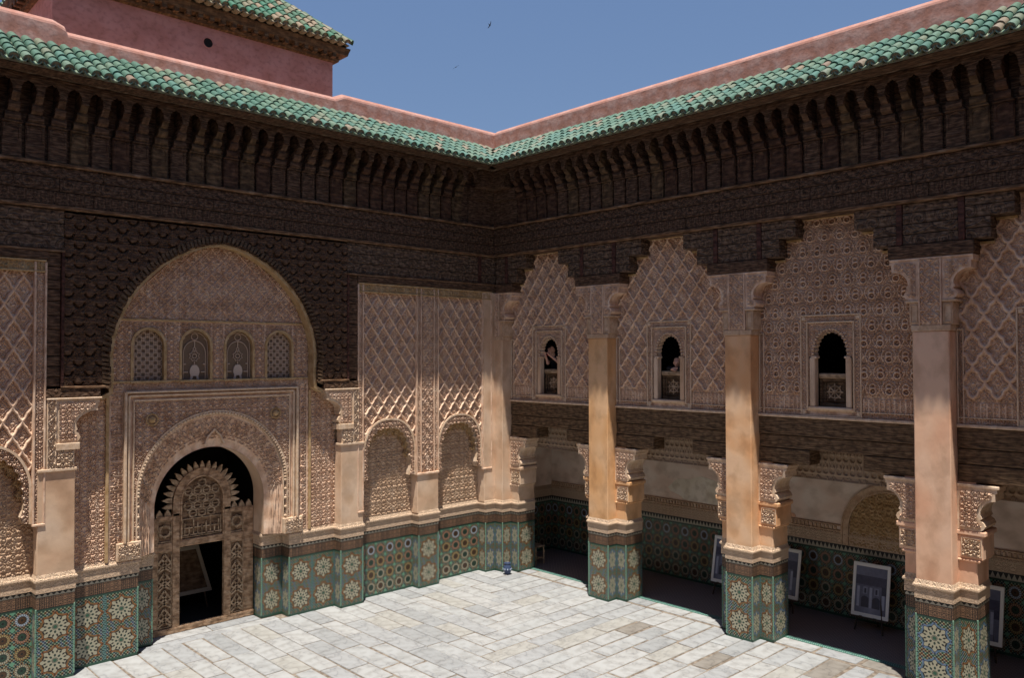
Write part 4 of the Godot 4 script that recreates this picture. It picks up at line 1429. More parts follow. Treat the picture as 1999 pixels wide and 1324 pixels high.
func build_bays() -> void:
	var labels := ["carved stucco wall of lozenges with a window where a person holds up a camera", "carved stucco wall of lozenges with a window where a face leans on the sill", "carved stucco wall patterned with rows of rings round an empty window", "carved stucco wall of large lobed lozenges at the right edge"]
	for k in 4:
		var c: float = BAYS[k]
		var lo: float = 0.3 if k == 0 else PIERS[k] + 0.28
		var hi: float = PIERS[k + 1] - 0.28 if k < 3 else 14.0
		var o := Vector3(c, 4.43, -0.34)
		var n := thing("carved_bay", labels[k], "wall panel", o, "carved walls above the arcade")
		var b := mb(false, o)
		b.relief(lo, hi, 4.43, 8.2, -0.355, CELL, func(u, v):
			var du: float = absf(u - c)
			if v > 7.4 and du > bay_half(v): return NAN
			if absf(u - c + 0.055) < 0.575 and v < 6.34 and v > 4.46: return NAN
			if v < 4.55: return 0.018 * pa(pat_c, 0.2, u, v)
			if u < lo + 0.1 and v < 6.0 or u > hi - 0.1 and v < 6.0: return 0.02 * pa(pat_a, 0.12, u, v)
			if v < 4.86:
				var s: float = fposmod((u - c) / 0.09, 1.0)
				return 0.026 if s < 0.3 and v < 4.8 else 0.012 * pa(pat_a, 0.2, u, v)
			if k == 2: return rings(u - c, v - 4.86)
			if k == 3: return lozenges(u - c, v - 5.16, 0.362, 0.556, 0.03, 0.16)
			return lozenges(u - c + 0.06, v - 8.13, 0.372, 0.505, 0.024, 0.13))
		put(b, "carved_stucco", M.stucco, n)
		b = mb(false, o)
		for x in [lo + 0.012, lo + 0.10, hi - 0.12, hi - 0.035]:
			fillet(b, x, x + 0.022, 4.45, 6.03, -0.4, -0.305)
		fillet(b, lo, hi, 4.545, 4.565, -0.4, -0.31)
		fillet(b, lo, lo + 0.12, 6.0, 6.03, -0.4, -0.305)
		fillet(b, hi - 0.12, hi, 6.0, 6.03, -0.4, -0.305)
		put(b, "border_fillets", M.stucco_trim, n)
		b = mb(false, o)
		b.box(lo, hi, 4.395, 4.45, -0.4, -0.265, 0.012)
		put(b, "ledge", M.stucco_trim, n)
		for t in [[-0.57, 0.57, 8.145], [0.58, 0.90, 7.765], [0.91, 1.26, 7.395], [-0.90, -0.58, 7.765], [-1.26, -0.91, 7.395]]:
			b = mb(false, o)
			b.box(c + t[0], c + t[1], t[2], t[2] + 0.045, -0.36, -0.285, 0.006)
			put(b, "stepped_edge", M.stucco_gold, n)
		window(n, o, c - 0.055, k)

func window(n: Node3D, o: Vector3, c: float, k: int) -> void:
	var path := arch_path(c, 4.62, 0.29, 5.6, 6.0, 0.9, 36)
	var lob := scalloped(arch_path(c, 5.5, 0.31, 5.6, 6.03, 0.9, 60), 0.03, 0.085)
	var open: Callable = inside_fn(lob)
	var b := mb(false, o)
	b.relief(c - 0.575, c + 0.575, 4.45, 6.35, -0.35, 0.011, func(u, v):
		var du: float = absf(u - c)
		if du < 0.40 and v < 6.19:
			if v < 5.56 and v > 4.6: return NAN
			if v < 4.62: return 0.01
			if open.call(u, v): return NAN
			return 0.018 * pa(pat_a, 0.18, u - c, v)
		return 0.018 * pa(pat_a, 0.14, u - c, v))
	var fr := put(b, "window_frame", M.stucco, n)
	b = mb(false, o)
	frame_of(b, c - 0.58, c + 0.58, 4.45, 6.35, 0.026, -0.4, -0.30)
	frame_of(b, c - 0.455, c + 0.455, 4.56, 6.22, 0.026, -0.4, -0.295)
	for s in [-1.0, 1.0]:      # small corner squares
		for y in [4.51, 6.285]:
			fillet(b, c + s * 0.515 - 0.035, c + s * 0.515 + 0.035, y - 0.035, y + 0.035, -0.4, -0.31)
	put(b, "fillets", M.stucco_trim, fr)
	b = mb(false, o)
	for s in [-1.0, 1.0]:
		var x0: float = c + s * 0.29; var x1: float = c + s * 0.395
		b.box(minf(x0, x1), maxf(x0, x1), 4.62, 5.55, -0.46, -0.305, 0.014)
		x1 = c + s * 0.375
		b.box(minf(x0 - s * 0.03, x1), maxf(x0 - s * 0.03, x1), 5.53, 5.575, -0.46, -0.31, 0.01)
	b.box(c - 0.42, c + 0.42, 4.575, 4.625, -0.6, -0.28, 0.012)
	put(b, "jamb", M.plaster_pale, n)
	b = mb(false, o)
	for i in lob.size() - 1:
		b.quad(Vector3(lob[i].x, lob[i].y, -0.47), Vector3(lob[i].x, lob[i].y, -0.33), Vector3(lob[i + 1].x, lob[i + 1].y, -0.33), Vector3(lob[i + 1].x, lob[i + 1].y, -0.47))
	var up := arch_path(c, 5.56, 0.335, 5.62, 6.075, 0.9, 40)
	var run := 0.0
	for i in range(1, up.size()):
		var d := up[i].distance_to(up[i - 1])
		run += d
		if run > 0.05:
			run = 0.0
			b.ball(Vector3(up[i].x, up[i].y, -0.325), Vector3(0.024, 0.024, 0.028), 6, 3, true)
	put(b, "arch_ring", M.stucco_trim, n)
	# timber parapet in the opening
	b = mb(false, o)
	b.box(c - 0.29, c + 0.29, 5.15, 5.25, -0.56, -0.44, 0.02)
	var bal := put(b, "balustrade", M.rail_wood, n)
	b = mb(false, o)
	b.box(c - 0.285, c + 0.285, 4.63, 5.15, -0.535, -0.52)
	frame_of(b, c - 0.285, c + 0.285, 4.63, 5.15, 0.055, -0.53, -0.48)
	frame_of(b, c - 0.19, c + 0.19, 4.72, 5.08, 0.02, -0.53, -0.495)
	put(b, "panel", M.wood_olive, bal)
	b = mb(false, o)
	for t in 4:
		var a := PI * 0.25 * t
		var d := Vector2(cos(a), sin(a)) * 0.16
		b.strip(PackedVector2Array([Vector2(c, 4.9) - d, Vector2(c, 4.9) + d]), -0.012, 0.012, -0.525, -0.495 + 0.001 * t)
	for t in 8:
		var a := PI * 0.25 * t; var e := PI * 0.25 * (t + 1)
		b.strip(PackedVector2Array([Vector2(c + cos(a) * 0.12, 4.9 + sin(a) * 0.12), Vector2(c + cos(e) * 0.12, 4.9 + sin(e) * 0.12)]), -0.012, 0.012, -0.525, -0.498)
	put(b, "lattice", M.rail_wood, bal)

# ------------------------------------------------------------------ the gallery behind the piers
func build_gallery() -> void:
	var b := mb()
	b.box(-0.62, 14.2, -0.2, 0.0, -2.82, -0.895)
	struct(put(b, "gallery_floor", M.gallery_tile, self), "dark patterned tile floor of the arcade gallery")
	b = mb()
	b.box(0.3, 14.2, -0.2, 0.004, -0.895, -0.775, 0.004)
	var strip := put(b, "tile_border_path", M.tile_border, self)
	struct(strip, "strip of pale green tiles between the marble court and the gallery")
	b = mb()
	b.box(-0.7, 14.2, 3.86, 4.38, -2.9, -0.76)
	var y := -0.5
	while y < 14.0:
		b.box(y, y + 0.12, 3.74, 3.86, -2.82, -0.76)
		y += 0.42
	struct(put(b, "gallery_ceiling", M.wood_dark, self), "dark beamed ceiling of the gallery")
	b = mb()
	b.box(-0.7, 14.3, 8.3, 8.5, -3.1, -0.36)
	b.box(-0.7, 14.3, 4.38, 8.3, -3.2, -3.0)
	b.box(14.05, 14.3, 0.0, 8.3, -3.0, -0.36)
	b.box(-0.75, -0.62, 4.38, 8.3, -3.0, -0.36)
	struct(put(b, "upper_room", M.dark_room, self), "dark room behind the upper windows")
	var o := Vector3(6, 0, -2.8)
	var n := thing("gallery_back_wall", "shaded back wall of the gallery with stained plaster over a dark tiled dado", "wall", o)
	b = mb(false, o)
	b.box(-0.85, 14.2, 0, 3.9, -3.1, -2.81)
	b.box(-0.85, -0.61, 0, 3.9, -2.81, -0.905)
	put(b, "plaster", M.plaster_inner, n)
	dado(n, false, o, PackedVector2Array([Vector2(-0.6, -0.9), Vector2(-0.6, -2.8), Vector2(14.1, -2.8)]), "mm", true)
	b = mb(false, o)
	b.relief(8.93 - 0.83, 8.93 + 0.83, 1.55, 2.85, -2.80, 0.022, func(u, v): return 0.022 * pa(pat_a, 0.34, u - 8.93, v) if Vector2((u - 8.93) / 0.83, maxf(0.0, v - 1.85) / 0.9).length() < 1.0 else NAN)
	put(b, "blind_arch", M.stucco_gold, n)
	b = mb(false, o)
	var ap := arch_path(8.93, 1.55, 0.86, 1.85, 2.78, 1.0, 36)
	b.strip(ap, -0.09, 0.0, -2.82, -2.765)
	b.strip(ap, 0.0, 0.035, -2.82, -2.745)
	b.strip(ap, -0.125, -0.09, -2.82, -2.745)
	put(b, "arch_ring", M.stucco_brown, n)
	b = mb(false, o)
	for e in [[-0.58, 8.93 - 0.99], [8.93 + 0.99, 14.0]]:
		fillet(b, e[0], e[1], 1.80, 1.83, -2.82, -2.765)
		fillet(b, e[0], e[1], 1.92, 1.95, -2.82, -2.765)
		var x: float = e[0]
		while x < e[1] - 0.08:
			b.box(x, x + 0.05, 1.84, 1.91, -2.82, -2.77)
			x += 0.09
	put(b, "dentil_band", M.stucco_brown, n)
	for e in [[4.35, 2.25, 0.75, 0.34, 5], [5.0, 2.12, 0.4, 0.3, 8], [1.25, 2.3, 0.35, 0.3, 3], [6.6, 2.0, 0.3, 0.12, 9]]:
		b = mb(false, o)
		var blob := PackedVector2Array()
		for i in 26:
			var a := TAU * i / 26.0
			var rr := 1.0 + 0.13 * sin(a * 3.0 + e[4]) + 0.07 * sin(a * 7.0 + e[4] * 2.0)
			blob.append(Vector2(e[0] + cos(a) * e[2] * rr, maxf(1.97, e[1] + sin(a) * e[3] * rr)))
		b.ext(blob, Vector3.RIGHT, Vector3.UP, Vector3.BACK, -2.815, -2.806 + 0.0006 * e[4])
		put(b, "plaster_patch", M.plaster_patch if e[4] != 9 else M.plaster_pink, n)
	# timber lintels over the openings
	var where := ["in the corner bay, left of the ochre pier", "between the ochre pier and the orange pier", "between the orange pier and the pink pier", "right of the pink pier"]
	for k in 4:
		var c: float = BAYS[k]
		var lo: float = 0.31 if k == 0 else PIERS[k] + 0.287
		var hi: float = PIERS[k + 1] - 0.287 if k < 3 else 14.0
		var oo := Vector3(c, 3.5, -0.31)
		var t := thing("timber_lintel", "weathered stepped timber lintel over the gallery opening " + where[k], "beam", oo, "lintels of the arcade")
		plank(t, false, oo, lo, hi, 4.05, 4.395, -0.76, -0.30, M.wood_olive)
		plank(t, false, oo, lo, hi, 3.79, 4.05, -0.76, -0.315, M.wood_olive)
		plank(t, false, oo, lo, c - 0.46, 3.5, 3.79, -0.76, -0.305, M.wood_olive)
		plank(t, false, oo, c + 0.54, hi, 3.5, 3.79, -0.76, -0.305, M.wood_olive)
		b = mb(false, oo)
		b.relief(c - 1.15, c + 1.15, 3.2, 3.79, -0.74, 0.016, func(u, v):
			if v < 3.32: return 0.02 if absf(v - 3.32) < 0.016 or v < 3.23 else 0.016 * pa(pat_c, 0.3, u, v)
			var g := maxf(maxf(stripe(u + v * 0.5, 0.13), stripe(u - v * 0.5, 0.13)), maxf(stripe(v, 0.13), stripe(u, 0.13)))
			return 0.026 * g)
		b.box(c - 1.15, c + 1.15, 3.2, 3.79, -0.80, -0.745)
		put(b, "lattice_panel", M.lattice, t)

func stripe(x: float, p: float) -> float:
	return 1.0 - smoothstep(0.012, 0.022, absf(fposmod(x / p, 1.0) - 0.5) * p)

# ------------------------------------------------------------------ carved timber cornice
func build_cornice(left: bool) -> void:
	var top := 12.5 if left else 13.4
	var o := Vector3(0, 8.9, 6) if left else Vector3(6, 8.9, 0)
	var n := thing("timber_cornice", "dark carved timber cornice with a row of brackets above the portal wall" if left else "dark carved timber cornice with a row of brackets above the arcade", "cornice", o, "timber cornices of the court")
	var b := mb(left, o)
	b.box(-0.3, top, 8.16, 10.5, -0.6, 0.0)
	if not left: b.box(-0.3, 14.2, 8.185, 8.4, -0.6, -0.3)
	put(b, "backing", M.wood_dark, n)
	for r in [[8.235, 8.47], [8.47, 8.70], [8.70, 8.905]]:
		var u := 0.05
		while u < top:
			var l := rng.randf_range(1.6, 3.0)
			if top - u - l < 0.5: l = top - u
			plank(n, left, o, u, u + l, r[0], r[1], -0.1, 0.055, M.wood_carved if r[0] > 8.3 else M.wood_script)
			u += l
	b = mb(left, o)
	b.box(0.05, top, 8.905, 8.965, -0.1, 0.12, 0.015)
	put(b, "upper_rail", M.wood_orange, n)
	b = mb(left, o)
	b.box(0.05, top, 8.165, 8.235, -0.1, 0.08, 0.015)
	put(b, "lower_rail", M.wood_orange, n)
	# bracket and scalloped arch, one mesh each
	var br := mb()
	br.box(-0.147, 0.147, 0.0, 0.60, 0.0, 0.075, 0.012)
	br.box(-0.142, 0.142, 0.20, 0.225, 0.0, 0.086)
	br.box(-0.152, 0.152, 0.58, 0.615, 0.0, 0.125, 0.01)
	br.ext(PackedVector2Array([Vector2(0, 0.61), Vector2(0.10, 0.61), Vector2(0.145, 0.64), Vector2(0.155, 0.70), Vector2(0.13, 0.75), Vector2(0, 0.76)]), Vector3.BACK, Vector3.UP, Vector3.RIGHT, -0.118, 0.118)
	br.ext(PackedVector2Array([Vector2(0, 0.755), Vector2(0.15, 0.755), Vector2(0.22, 0.79), Vector2(0.25, 0.85), Vector2(0.24, 0.905), Vector2(0, 0.91)]), Vector3.BACK, Vector3.UP, Vector3.RIGHT, -0.085, 0.085)
	br.ext(PackedVector2Array([Vector2(0, 0.905), Vector2(0.25, 0.905), Vector2(0.31, 0.93), Vector2(0.365, 1.0), Vector2(0.375, 1.06), Vector2(0.38, 1.36), Vector2(0, 1.36)]), Vector3.BACK, Vector3.UP, Vector3.RIGHT, -0.058, 0.058)
	for s in [-1.0, 1.0]:
		br.box(s * 0.115 - 0.018, s * 0.115 + 0.018, 0.30, 0.55, 0.07, 0.092, 0.006)
	br.tube(PackedVector3Array([Vector3(-0.1, 0.5, 0.08), Vector3(-0.07, 0.545, 0.085), Vector3(0, 0.565, 0.087), Vector3(0.07, 0.545, 0.085), Vector3(0.1, 0.5, 0.08)]), 0.012, 6)
	var bm := br.mesh()
	var ar := mb()
	var pl := PackedVector2Array([Vector2(0.174, 1.0), Vector2(0.174, 1.345), Vector2(-0.174, 1.345), Vector2(-0.174, 1.0)])
	for e in [[-0.112, 1.0], [-0.126, 1.05], [-0.105, 1.09], [-0.11, 1.14], [-0.08, 1.17], [-0.068, 1.21], [-0.03, 1.22], [0.0, 1.25], [0.03, 1.22], [0.068, 1.21], [0.08, 1.17], [0.11, 1.14], [0.105, 1.09], [0.126, 1.05], [0.112, 1.0]]:
		pl.append(Vector2(e[0], e[1]))
	ar.ext(pl, Vector3.RIGHT, Vector3.UP, Vector3.BACK, 0.385, 0.42)
	var am := ar.mesh()
	var pitch := 0.3468
	var u := 10.859 - pitch * 28.0 if left else 0.948
	var mats := [M.wood_dark, M.wood_bracket, M.wood_bracket2]
	var first := true
	while u < top:
		var at := Vector3(0, 8.965, u) if left else Vector3(u, 8.965, 0)
		put_mesh(am, "arch_panel", M.wood_dark, n, at - o, PI / 2 if left else 0.0)
		at += (Vector3(0, 0, pitch * 0.5) if left else Vector3(pitch * 0.5, 0, 0))
		put_mesh(bm, "bracket", mats[rng.randi() % 3], n, at - o, PI / 2 if left else 0.0)
		u += pitch
	# plain boards in the corner
	b = mb(left, o)
	b.box(0.0, 0.93, 8.965, 9.33, -0.1, 0.05)
	b.box(0.0, 0.93, 9.335, 9.6, -0.1, 0.065)
	b.box(0.0, 0.93, 9.6, 9.88, -0.1, 0.14)
	b.box(0.0, 0.78, 9.88, 10.32, -0.1, 0.40)
	put(b, "corner_boards", M.wood_dark, n)
	plank(n, left, o, 0.42, top, 10.315, 10.375, 0.1, 0.455, M.wood_orange_dark, "fascia")
	b = mb(left, o)      # boarded underside of the eave
	b.hexa([Vector3(0.4, 10.36, 0.0), Vector3(top, 10.36, 0.0), Vector3(top, 10.42, 0.0), Vector3(0.4, 10.42, 0.0), Vector3(0.88, 10.30, 0.88), Vector3(top, 10.30, 0.88), Vector3(top, 10.34, 0.88), Vector3(0.88, 10.34, 0.88)])
	put(b, "soffit", M.wood_dark, n)
	if left: return
	# boards, posts and beams between the stepped walls
	for k in 4:
		var p: float = PIERS[k]
		var l0: float = BAYS[k - 1] + 0.545 if k > 0 else 0.06
		var r0: float = BAYS[k] - 0.545
		var l1: float = BAYS[k - 1] + 0.88 if k > 0 else 0.06
		var r1: float = BAYS[k] - 0.88
		var posts := [p - 0.48, p + 0.49] if k > 0 else [p + 0.45]
		for r in [[7.46, 7.635, l1, r1], [7.635, 7.81, l1, r1], [7.81, 8.0, l0, r0], [8.0, 8.165, l0, r0]]:
			var x: float = r[2]
			for q in posts + [r[3] + 0.05]:
				plank(n, false, o, x, q - 0.05, r[0], r[1], -0.34, 0.0, M.wood_grey)
				x = q + 0.05
		for q in posts:
			b = mb(false, o)
			b.box(q - 0.05, q + 0.05, 7.46, 8.165, -0.3, 0.018, 0.01)
			put(b, "post", M.wood_red, n)
		b = mb(false, o)
		b.box(l1 if k == 0 else p - 0.67, p + 0.67, 7.232, 7.455, -0.35, 0.03, 0.012)
		put(b, "beam", M.wood_dark, n)

# ------------------------------------------------------------------ glazed tile roofs
func cover_tile(len: float, r0: float, r1: float, seg := 7) -> ArrayMesh:
	var b := mb()
	for side in 2:      # outer skin, then the inner one
		var first := b.V.size()
		var k0 := 0.0 if side == 0 else 0.016
		for e in 2:
			for i in seg + 1:
				var a := PI * i / seg
				var r := (r0 if e == 0 else r1) - k0
				var d := Vector3(cos(a), sin(a), 0)
				b.add(Vector3(d.x * r, d.y * r, -len * 0.5 if e == 0 else len * 0.5), d if side == 0 else -d, Vector2(float(i) / seg, e))
		for i in seg:
			var p := first + i; var q := first + seg + 1 + i
			if side == 0:
				b.tri_idx(p, p + 1, q + 1); b.tri_idx(p, q + 1, q)
			else:
				b.tri_idx(p, q + 1, p + 1); b.tri_idx(p, q, q + 1)
	for i in seg:
		var a := PI * i / seg; var c := PI * (i + 1) / seg
		var z := len * 0.5
		b.quad(Vector3(cos(a) * (r1 - 0.016), sin(a) * (r1 - 0.016), z), Vector3(cos(a) * r1, sin(a) * r1, z), Vector3(cos(c) * r1, sin(c) * r1, z), Vector3(cos(c) * (r1 - 0.016), sin(c) * (r1 - 0.016), z))
	return b.mesh()

func tile_material() -> Material:
	var x := rng.randf()
	if x < 0.04: return M.tiles[5]
	if x < 0.065: return M.tiles[7]
	if x < 0.13: return M.tiles[4]
	return [M.tiles[0], M.tiles[1], M.tiles[2], M.tiles[3], M.tiles[6]][rng.randi() % 5]

# a slope of tiles: foot line at (w0, v0), rising by `rise` over `run` inwards
func tile_slope(n: Node3D, left: bool, o: Vector3, u_list: Array, rows: int, w0: float, v0: float, rise: float, run: float, keep: Callable, old: bool) -> void:
	var phi := atan2(rise, run)
	var len := sqrt(rise * rise + run * run)
	var step := len / rows
	var tm := cover_tile(step + 0.05, 0.074, 0.088)
	var turn := Basis(Vector3.UP, PI / 2) if left else Basis.IDENTITY
	var tilt := phi - 0.045
	var bas := turn * Basis(Vector3.RIGHT, Vector3(0, cos(tilt), sin(tilt)), Vector3(0, -sin(tilt), cos(tilt)))
	var pan := mb(left, o)
	var mort := mb(left, o)
	for u in u_list:
		for r in rows:
			var s := (r + 0.5) * step
			var w := w0 - cos(phi) * s; var v := v0 + sin(phi) * s
			if not keep.call(u, w): continue
			var jit := Vector3(rng.randf_range(-0.006, 0.006), rng.randf_range(-0.004, 0.004), rng.randf_range(-0.008, 0.008))
			var loc := Vector3(u, v + 0.03, w) + jit
			var t := put_mesh(tm, "roof_tile", (M.tiles_old[rng.randi() % M.tiles_old.size()] if old else tile_material()), n, (Vector3(loc.z, loc.y, loc.x) if left else loc) - o)
			t.basis = bas * Basis(Vector3.UP, rng.randf_range(-0.03, 0.03))
		# channel tiles between the covers
		for r in rows:
			var s0 := r * step - (0.035 if r == 0 else 0.02); var s1 := (r + 1) * step
			var um: float = u + 0.1007
			if not keep.call(um, w0 - cos(phi) * (s0 + s1) * 0.5): continue
			var first := pan.V.size()
			for e in 2:
				var s := s0 if e == 0 else s1
				for i in 6:
					var a := PI + PI * i / 5.0
					var lift := 0.055 + (0.014 if e == 0 else 0.0)
					pan.add(Vector3(um + cos(a) * 0.078, v0 + sin(phi) * s + lift + sin(a) * 0.055, w0 - cos(phi) * s), Vector3(-cos(a), -sin(a), 0.4).normalized(), Vector2(um, s))
			for i in 5:
				var p := first + i; var q := first + 6 + i
				pan.tri_idx(p, p + 1, q + 1); pan.tri_idx(p, q + 1, q)
			if r == 0:
				for i in 5:
					var a := PI + PI * i / 5.0; var c := PI + PI * (i + 1) / 5.0
					var yy := v0 + sin(phi) * s0 + 0.069; var ww := w0 - cos(phi) * s0
					pan.quad(Vector3(um + cos(a) * 0.094, yy + sin(a) * 0.069, ww), Vector3(um + cos(c) * 0.094, yy + sin(c) * 0.069, ww), Vector3(um + cos(c) * 0.078, yy + sin(c) * 0.055, ww), Vector3(um + cos(a) * 0.078, yy + sin(a) * 0.055, ww))
					pan.quad(Vector3(um + cos(a) * 0.094, yy + sin(a) * 0.069, ww - 0.2), Vector3(um + cos(c) * 0.094, yy + sin(c) * 0.069, ww - 0.2), Vector3(um + cos(c) * 0.094, yy + sin(c) * 0.069, ww), Vector3(um + cos(a) * 0.094, yy + sin(a) * 0.069, ww))
		if keep.call(u, w0):
			var fill := PackedVector2Array()
			for i in 9: fill.append(Vector2(cos(PI * i / 8.0) * 0.074, sin(PI * i / 8.0) * 0.074))
			mort.ext(fill, Vector3.RIGHT, Vector3(0, cos(tilt), sin(tilt)), Vector3(0, -sin(tilt), cos(tilt)), -0.05, 0.0, true, Vector3(u, v0 + 0.03, w0))
	stuff(put(pan, "channel_tiles", M.clay if old else M.tile_pan, n))
	stuff(put(mort, "mortar_fill", M.clay, n))

func build_roof(left: bool) -> void:
	var o := Vector3(0.4, 10.7, 6) if left else Vector3(6, 10.7, 0.4)
	var n := thing("tiled_roof", "strip of green glazed roof tiles above the portal wall" if left else "strip of green glazed roof tiles above the arcade", "roof", o, "green tiled eaves of the court")
	var us := []
	var u := 0.12
	while u < (12.4 if left else 12.75):
		us.append(u)
		u += 0.2014
	tile_slope(n, left, o, us, 5, 0.95, 10.335, 0.72, 1.13, func(uu, ww): return uu > ww - 0.03 and uu > 0.0, false)
	var b := mb(left, o)
	var top := 12.6 if left else 13.4
	b.hexa([Vector3(-0.25, 10.86, -0.25), Vector3(top, 10.86, -0.25), Vector3(top, 11.05, -0.25), Vector3(-0.25, 11.05, -0.25), Vector3(0.9, 10.31, 0.9), Vector3(top, 10.31, 0.9), Vector3(top, 10.345, 0.9), Vector3(0.9, 10.345, 0.9)])
	put(b, "roof_boarding", M.clay, n)

func build_parapet(left: bool) -> void:
	var o := Vector3(-0.4, 11, 6) if left else Vector3(6, 11, -0.4)
	var n := thing("parapet_wall", "low pink rendered parapet with steps in its top, above the portal wall roof" if left else "low pink rendered parapet above the arcade roof", "parapet", o, "pink parapets")
	var st := [[-0.58, 11.60], [4.42, 11.585], [4.66, 11.475], [10.12, 11.44], [10.16, 11.53], [10.34, 11.60], [12.7, 11.60]] if left else [[-0.199, 11.61], [3.0, 11.63], [7.0, 11.62], [13.5, 11.65]]
	var b := mb(left, o)
	var prof := [Vector2(-0.2, -1.0), Vector2(-0.2, -0.13), Vector2(-0.215, -0.085), Vector2(-0.30, -0.01), Vector2(-0.34, 0.0), Vector2(-0.52, 0.0), Vector2(-0.57, -0.03), Vector2(-0.58, -0.1), Vector2(-0.58, -1.0)]
	for i in st.size() - 1:
		for k in prof.size() - 1:
			var p: Vector2 = prof[k]; var q: Vector2 = prof[k + 1]
			var a0: float = st[i][1]; var a1: float = st[i + 1][1]
			var y = func(t: float, z: float) -> float: return t + z if z > -0.9 else 10.55
			b.quad(Vector3(st[i][0], y.call(a0, p.y), p.x), Vector3(st[i + 1][0], y.call(a1, p.y), p.x), Vector3(st[i + 1][0], y.call(a1, q.y), q.x), Vector3(st[i][0], y.call(a0, q.y), q.x))
	put(b, "wall", M.pink, n)
	b = mb(left)
	if left: b.box(-3.2, 12.7, 10.5, 10.9, -8.5, -0.3)
	else: b.box(-0.28, 14.3, 10.5, 10.9, -3.2, -0.3)
	struct(put(b, "roof_terrace", M.pink_plain, self), "flat roof terrace behind the parapet")

func build_pavilion() -> void:
	var o := Vector3(-4.2, 10.9, 7)
	var n := thing("roof_pavilion", "pink walled roof pavilion with a round vent and a hipped roof of faded tiles", "building", o)
	var b := mb(true, o)
	b.box(3.94, 10.06, 10.9, 12.95, -7.0, -1.5, 0.015)
	put(b, "wall", M.pink_plain, n)
	b = mb(true, o)
	var circ := PackedVector2Array()
	for k in 20: circ.append(Vector2(7.03 + cos(TAU * k / 20) * 0.105, 12.41 + sin(TAU * k / 20) * 0.105))
	b.ext(circ, Vector3.RIGHT, Vector3.UP, Vector3.BACK, -1.55, -1.496)
	var vent := put(b, "vent_hole", M.slot, n)
	b = mb(true, o)
	var ring := PackedVector3Array()
	for k in 25: ring.append(Vector3(7.03 + cos(TAU * k / 24) * 0.11, 12.41 + sin(TAU * k / 24) * 0.11, -1.5))
	b.tube(ring, 0.012, 6, -1.0, false)
	put(b, "rim", M.pink_plain, vent)
	b = mb(true, o)
	var ol := PackedVector2Array([Vector2(3.94, -7.0), Vector2(3.94, -1.5), Vector2(10.06, -1.5), Vector2(10.06, -7.0)])
	sweep(b, ol, [Vector2(0.0, 12.74), Vector2(0.10, 12.76), Vector2(0.12, 12.84), Vector2(0.06, 12.86), Vector2(0.26, 12.9), Vector2(0.28, 12.98), Vector2(0.30, 13.03), Vector2(0.31, 13.07), Vector2(0.0, 13.09)])
	for k in 25:
		var u := 4.0 + k * 0.25
		b.box(u, u + 0.1, 12.80, 12.95, -1.5, -1.24)
		b.box(10.06, 10.32, 12.80, 12.95, -1.6 - k * 0.25, -1.5 - k * 0.25)
	put(b, "eave", M.wood_bracket, n)
	# hipped roof
	var e0 := 3.74; var e1 := 10.26; var f := -1.06; var k := -7.44
	var ym := 13.09
	var mid := (e0 + e1) * 0.5
	var hw := (f - k) * 0.5
	var h := hw * 0.84
	b = mb(true, o)
	var A := Vector3(e0, ym, f); var B := Vector3(e1, ym, f); var C := Vector3(e1, ym, k); var D := Vector3(e0, ym, k)
	var P := Vector3(e0 + hw, ym + h, f - hw); var Q := Vector3(e1 - hw, ym + h, f - hw)
	b.quad(A, B, Q, P); b.quad(C, D, P, Q); b.tri(B, C, Q); b.tri(D, A, P)
	put(b, "roof", M.clay, n)
	var us := []
	var u := e0 + 0.12
	while u < 8.9:
		us.append(u)
		u += 0.2014
	tile_slope(n, true, o, us, 9, f + 0.06, ym + 0.0, 9 * 0.25 * 0.643, 9 * 0.25 * 0.766, func(uu, ww): return uu - e0 > (f - ww) - 0.08 and e1 - uu > (f - ww) - 0.08, true)
	var vs := []
	u = 1.2
	while u < 4.0:
		vs.append(u)
		u += 0.21
	# ridge tiles on the near hip
	var hip := (P - A).normalized()
	var rt := cover_tile(0.34, 0.085, 0.10)
	var hw_world := Vector3(hip.z, hip.y, hip.x)
	var zax := -hw_world
	var xax := Vector3.UP.cross(zax).normalized()
	for i in 11:
		var lp := A + hip * (0.12 + i * 0.29) + Vector3(0, 0.07, 0)
		var t := put_mesh(rt, "ridge_tile", M.tiles_old[i % 3], n, Vector3(lp.z, lp.y, lp.x) - o)
		t.basis = Basis(xax, zax.cross(xax), zax)
	# eave tiles of the end slope
	b = mb(true, o)
	for i in 24:
		var w := f - 0.1 - i * 0.21
		b.tube(PackedVector3Array([Vector3(e1 + 0.06, ym + 0.02, w), Vector3(e1 - 0.5, ym + 0.49, w)]), 0.085, 8)
	stuff(put(b, "end_tiles", M.tiles_old[0], n))

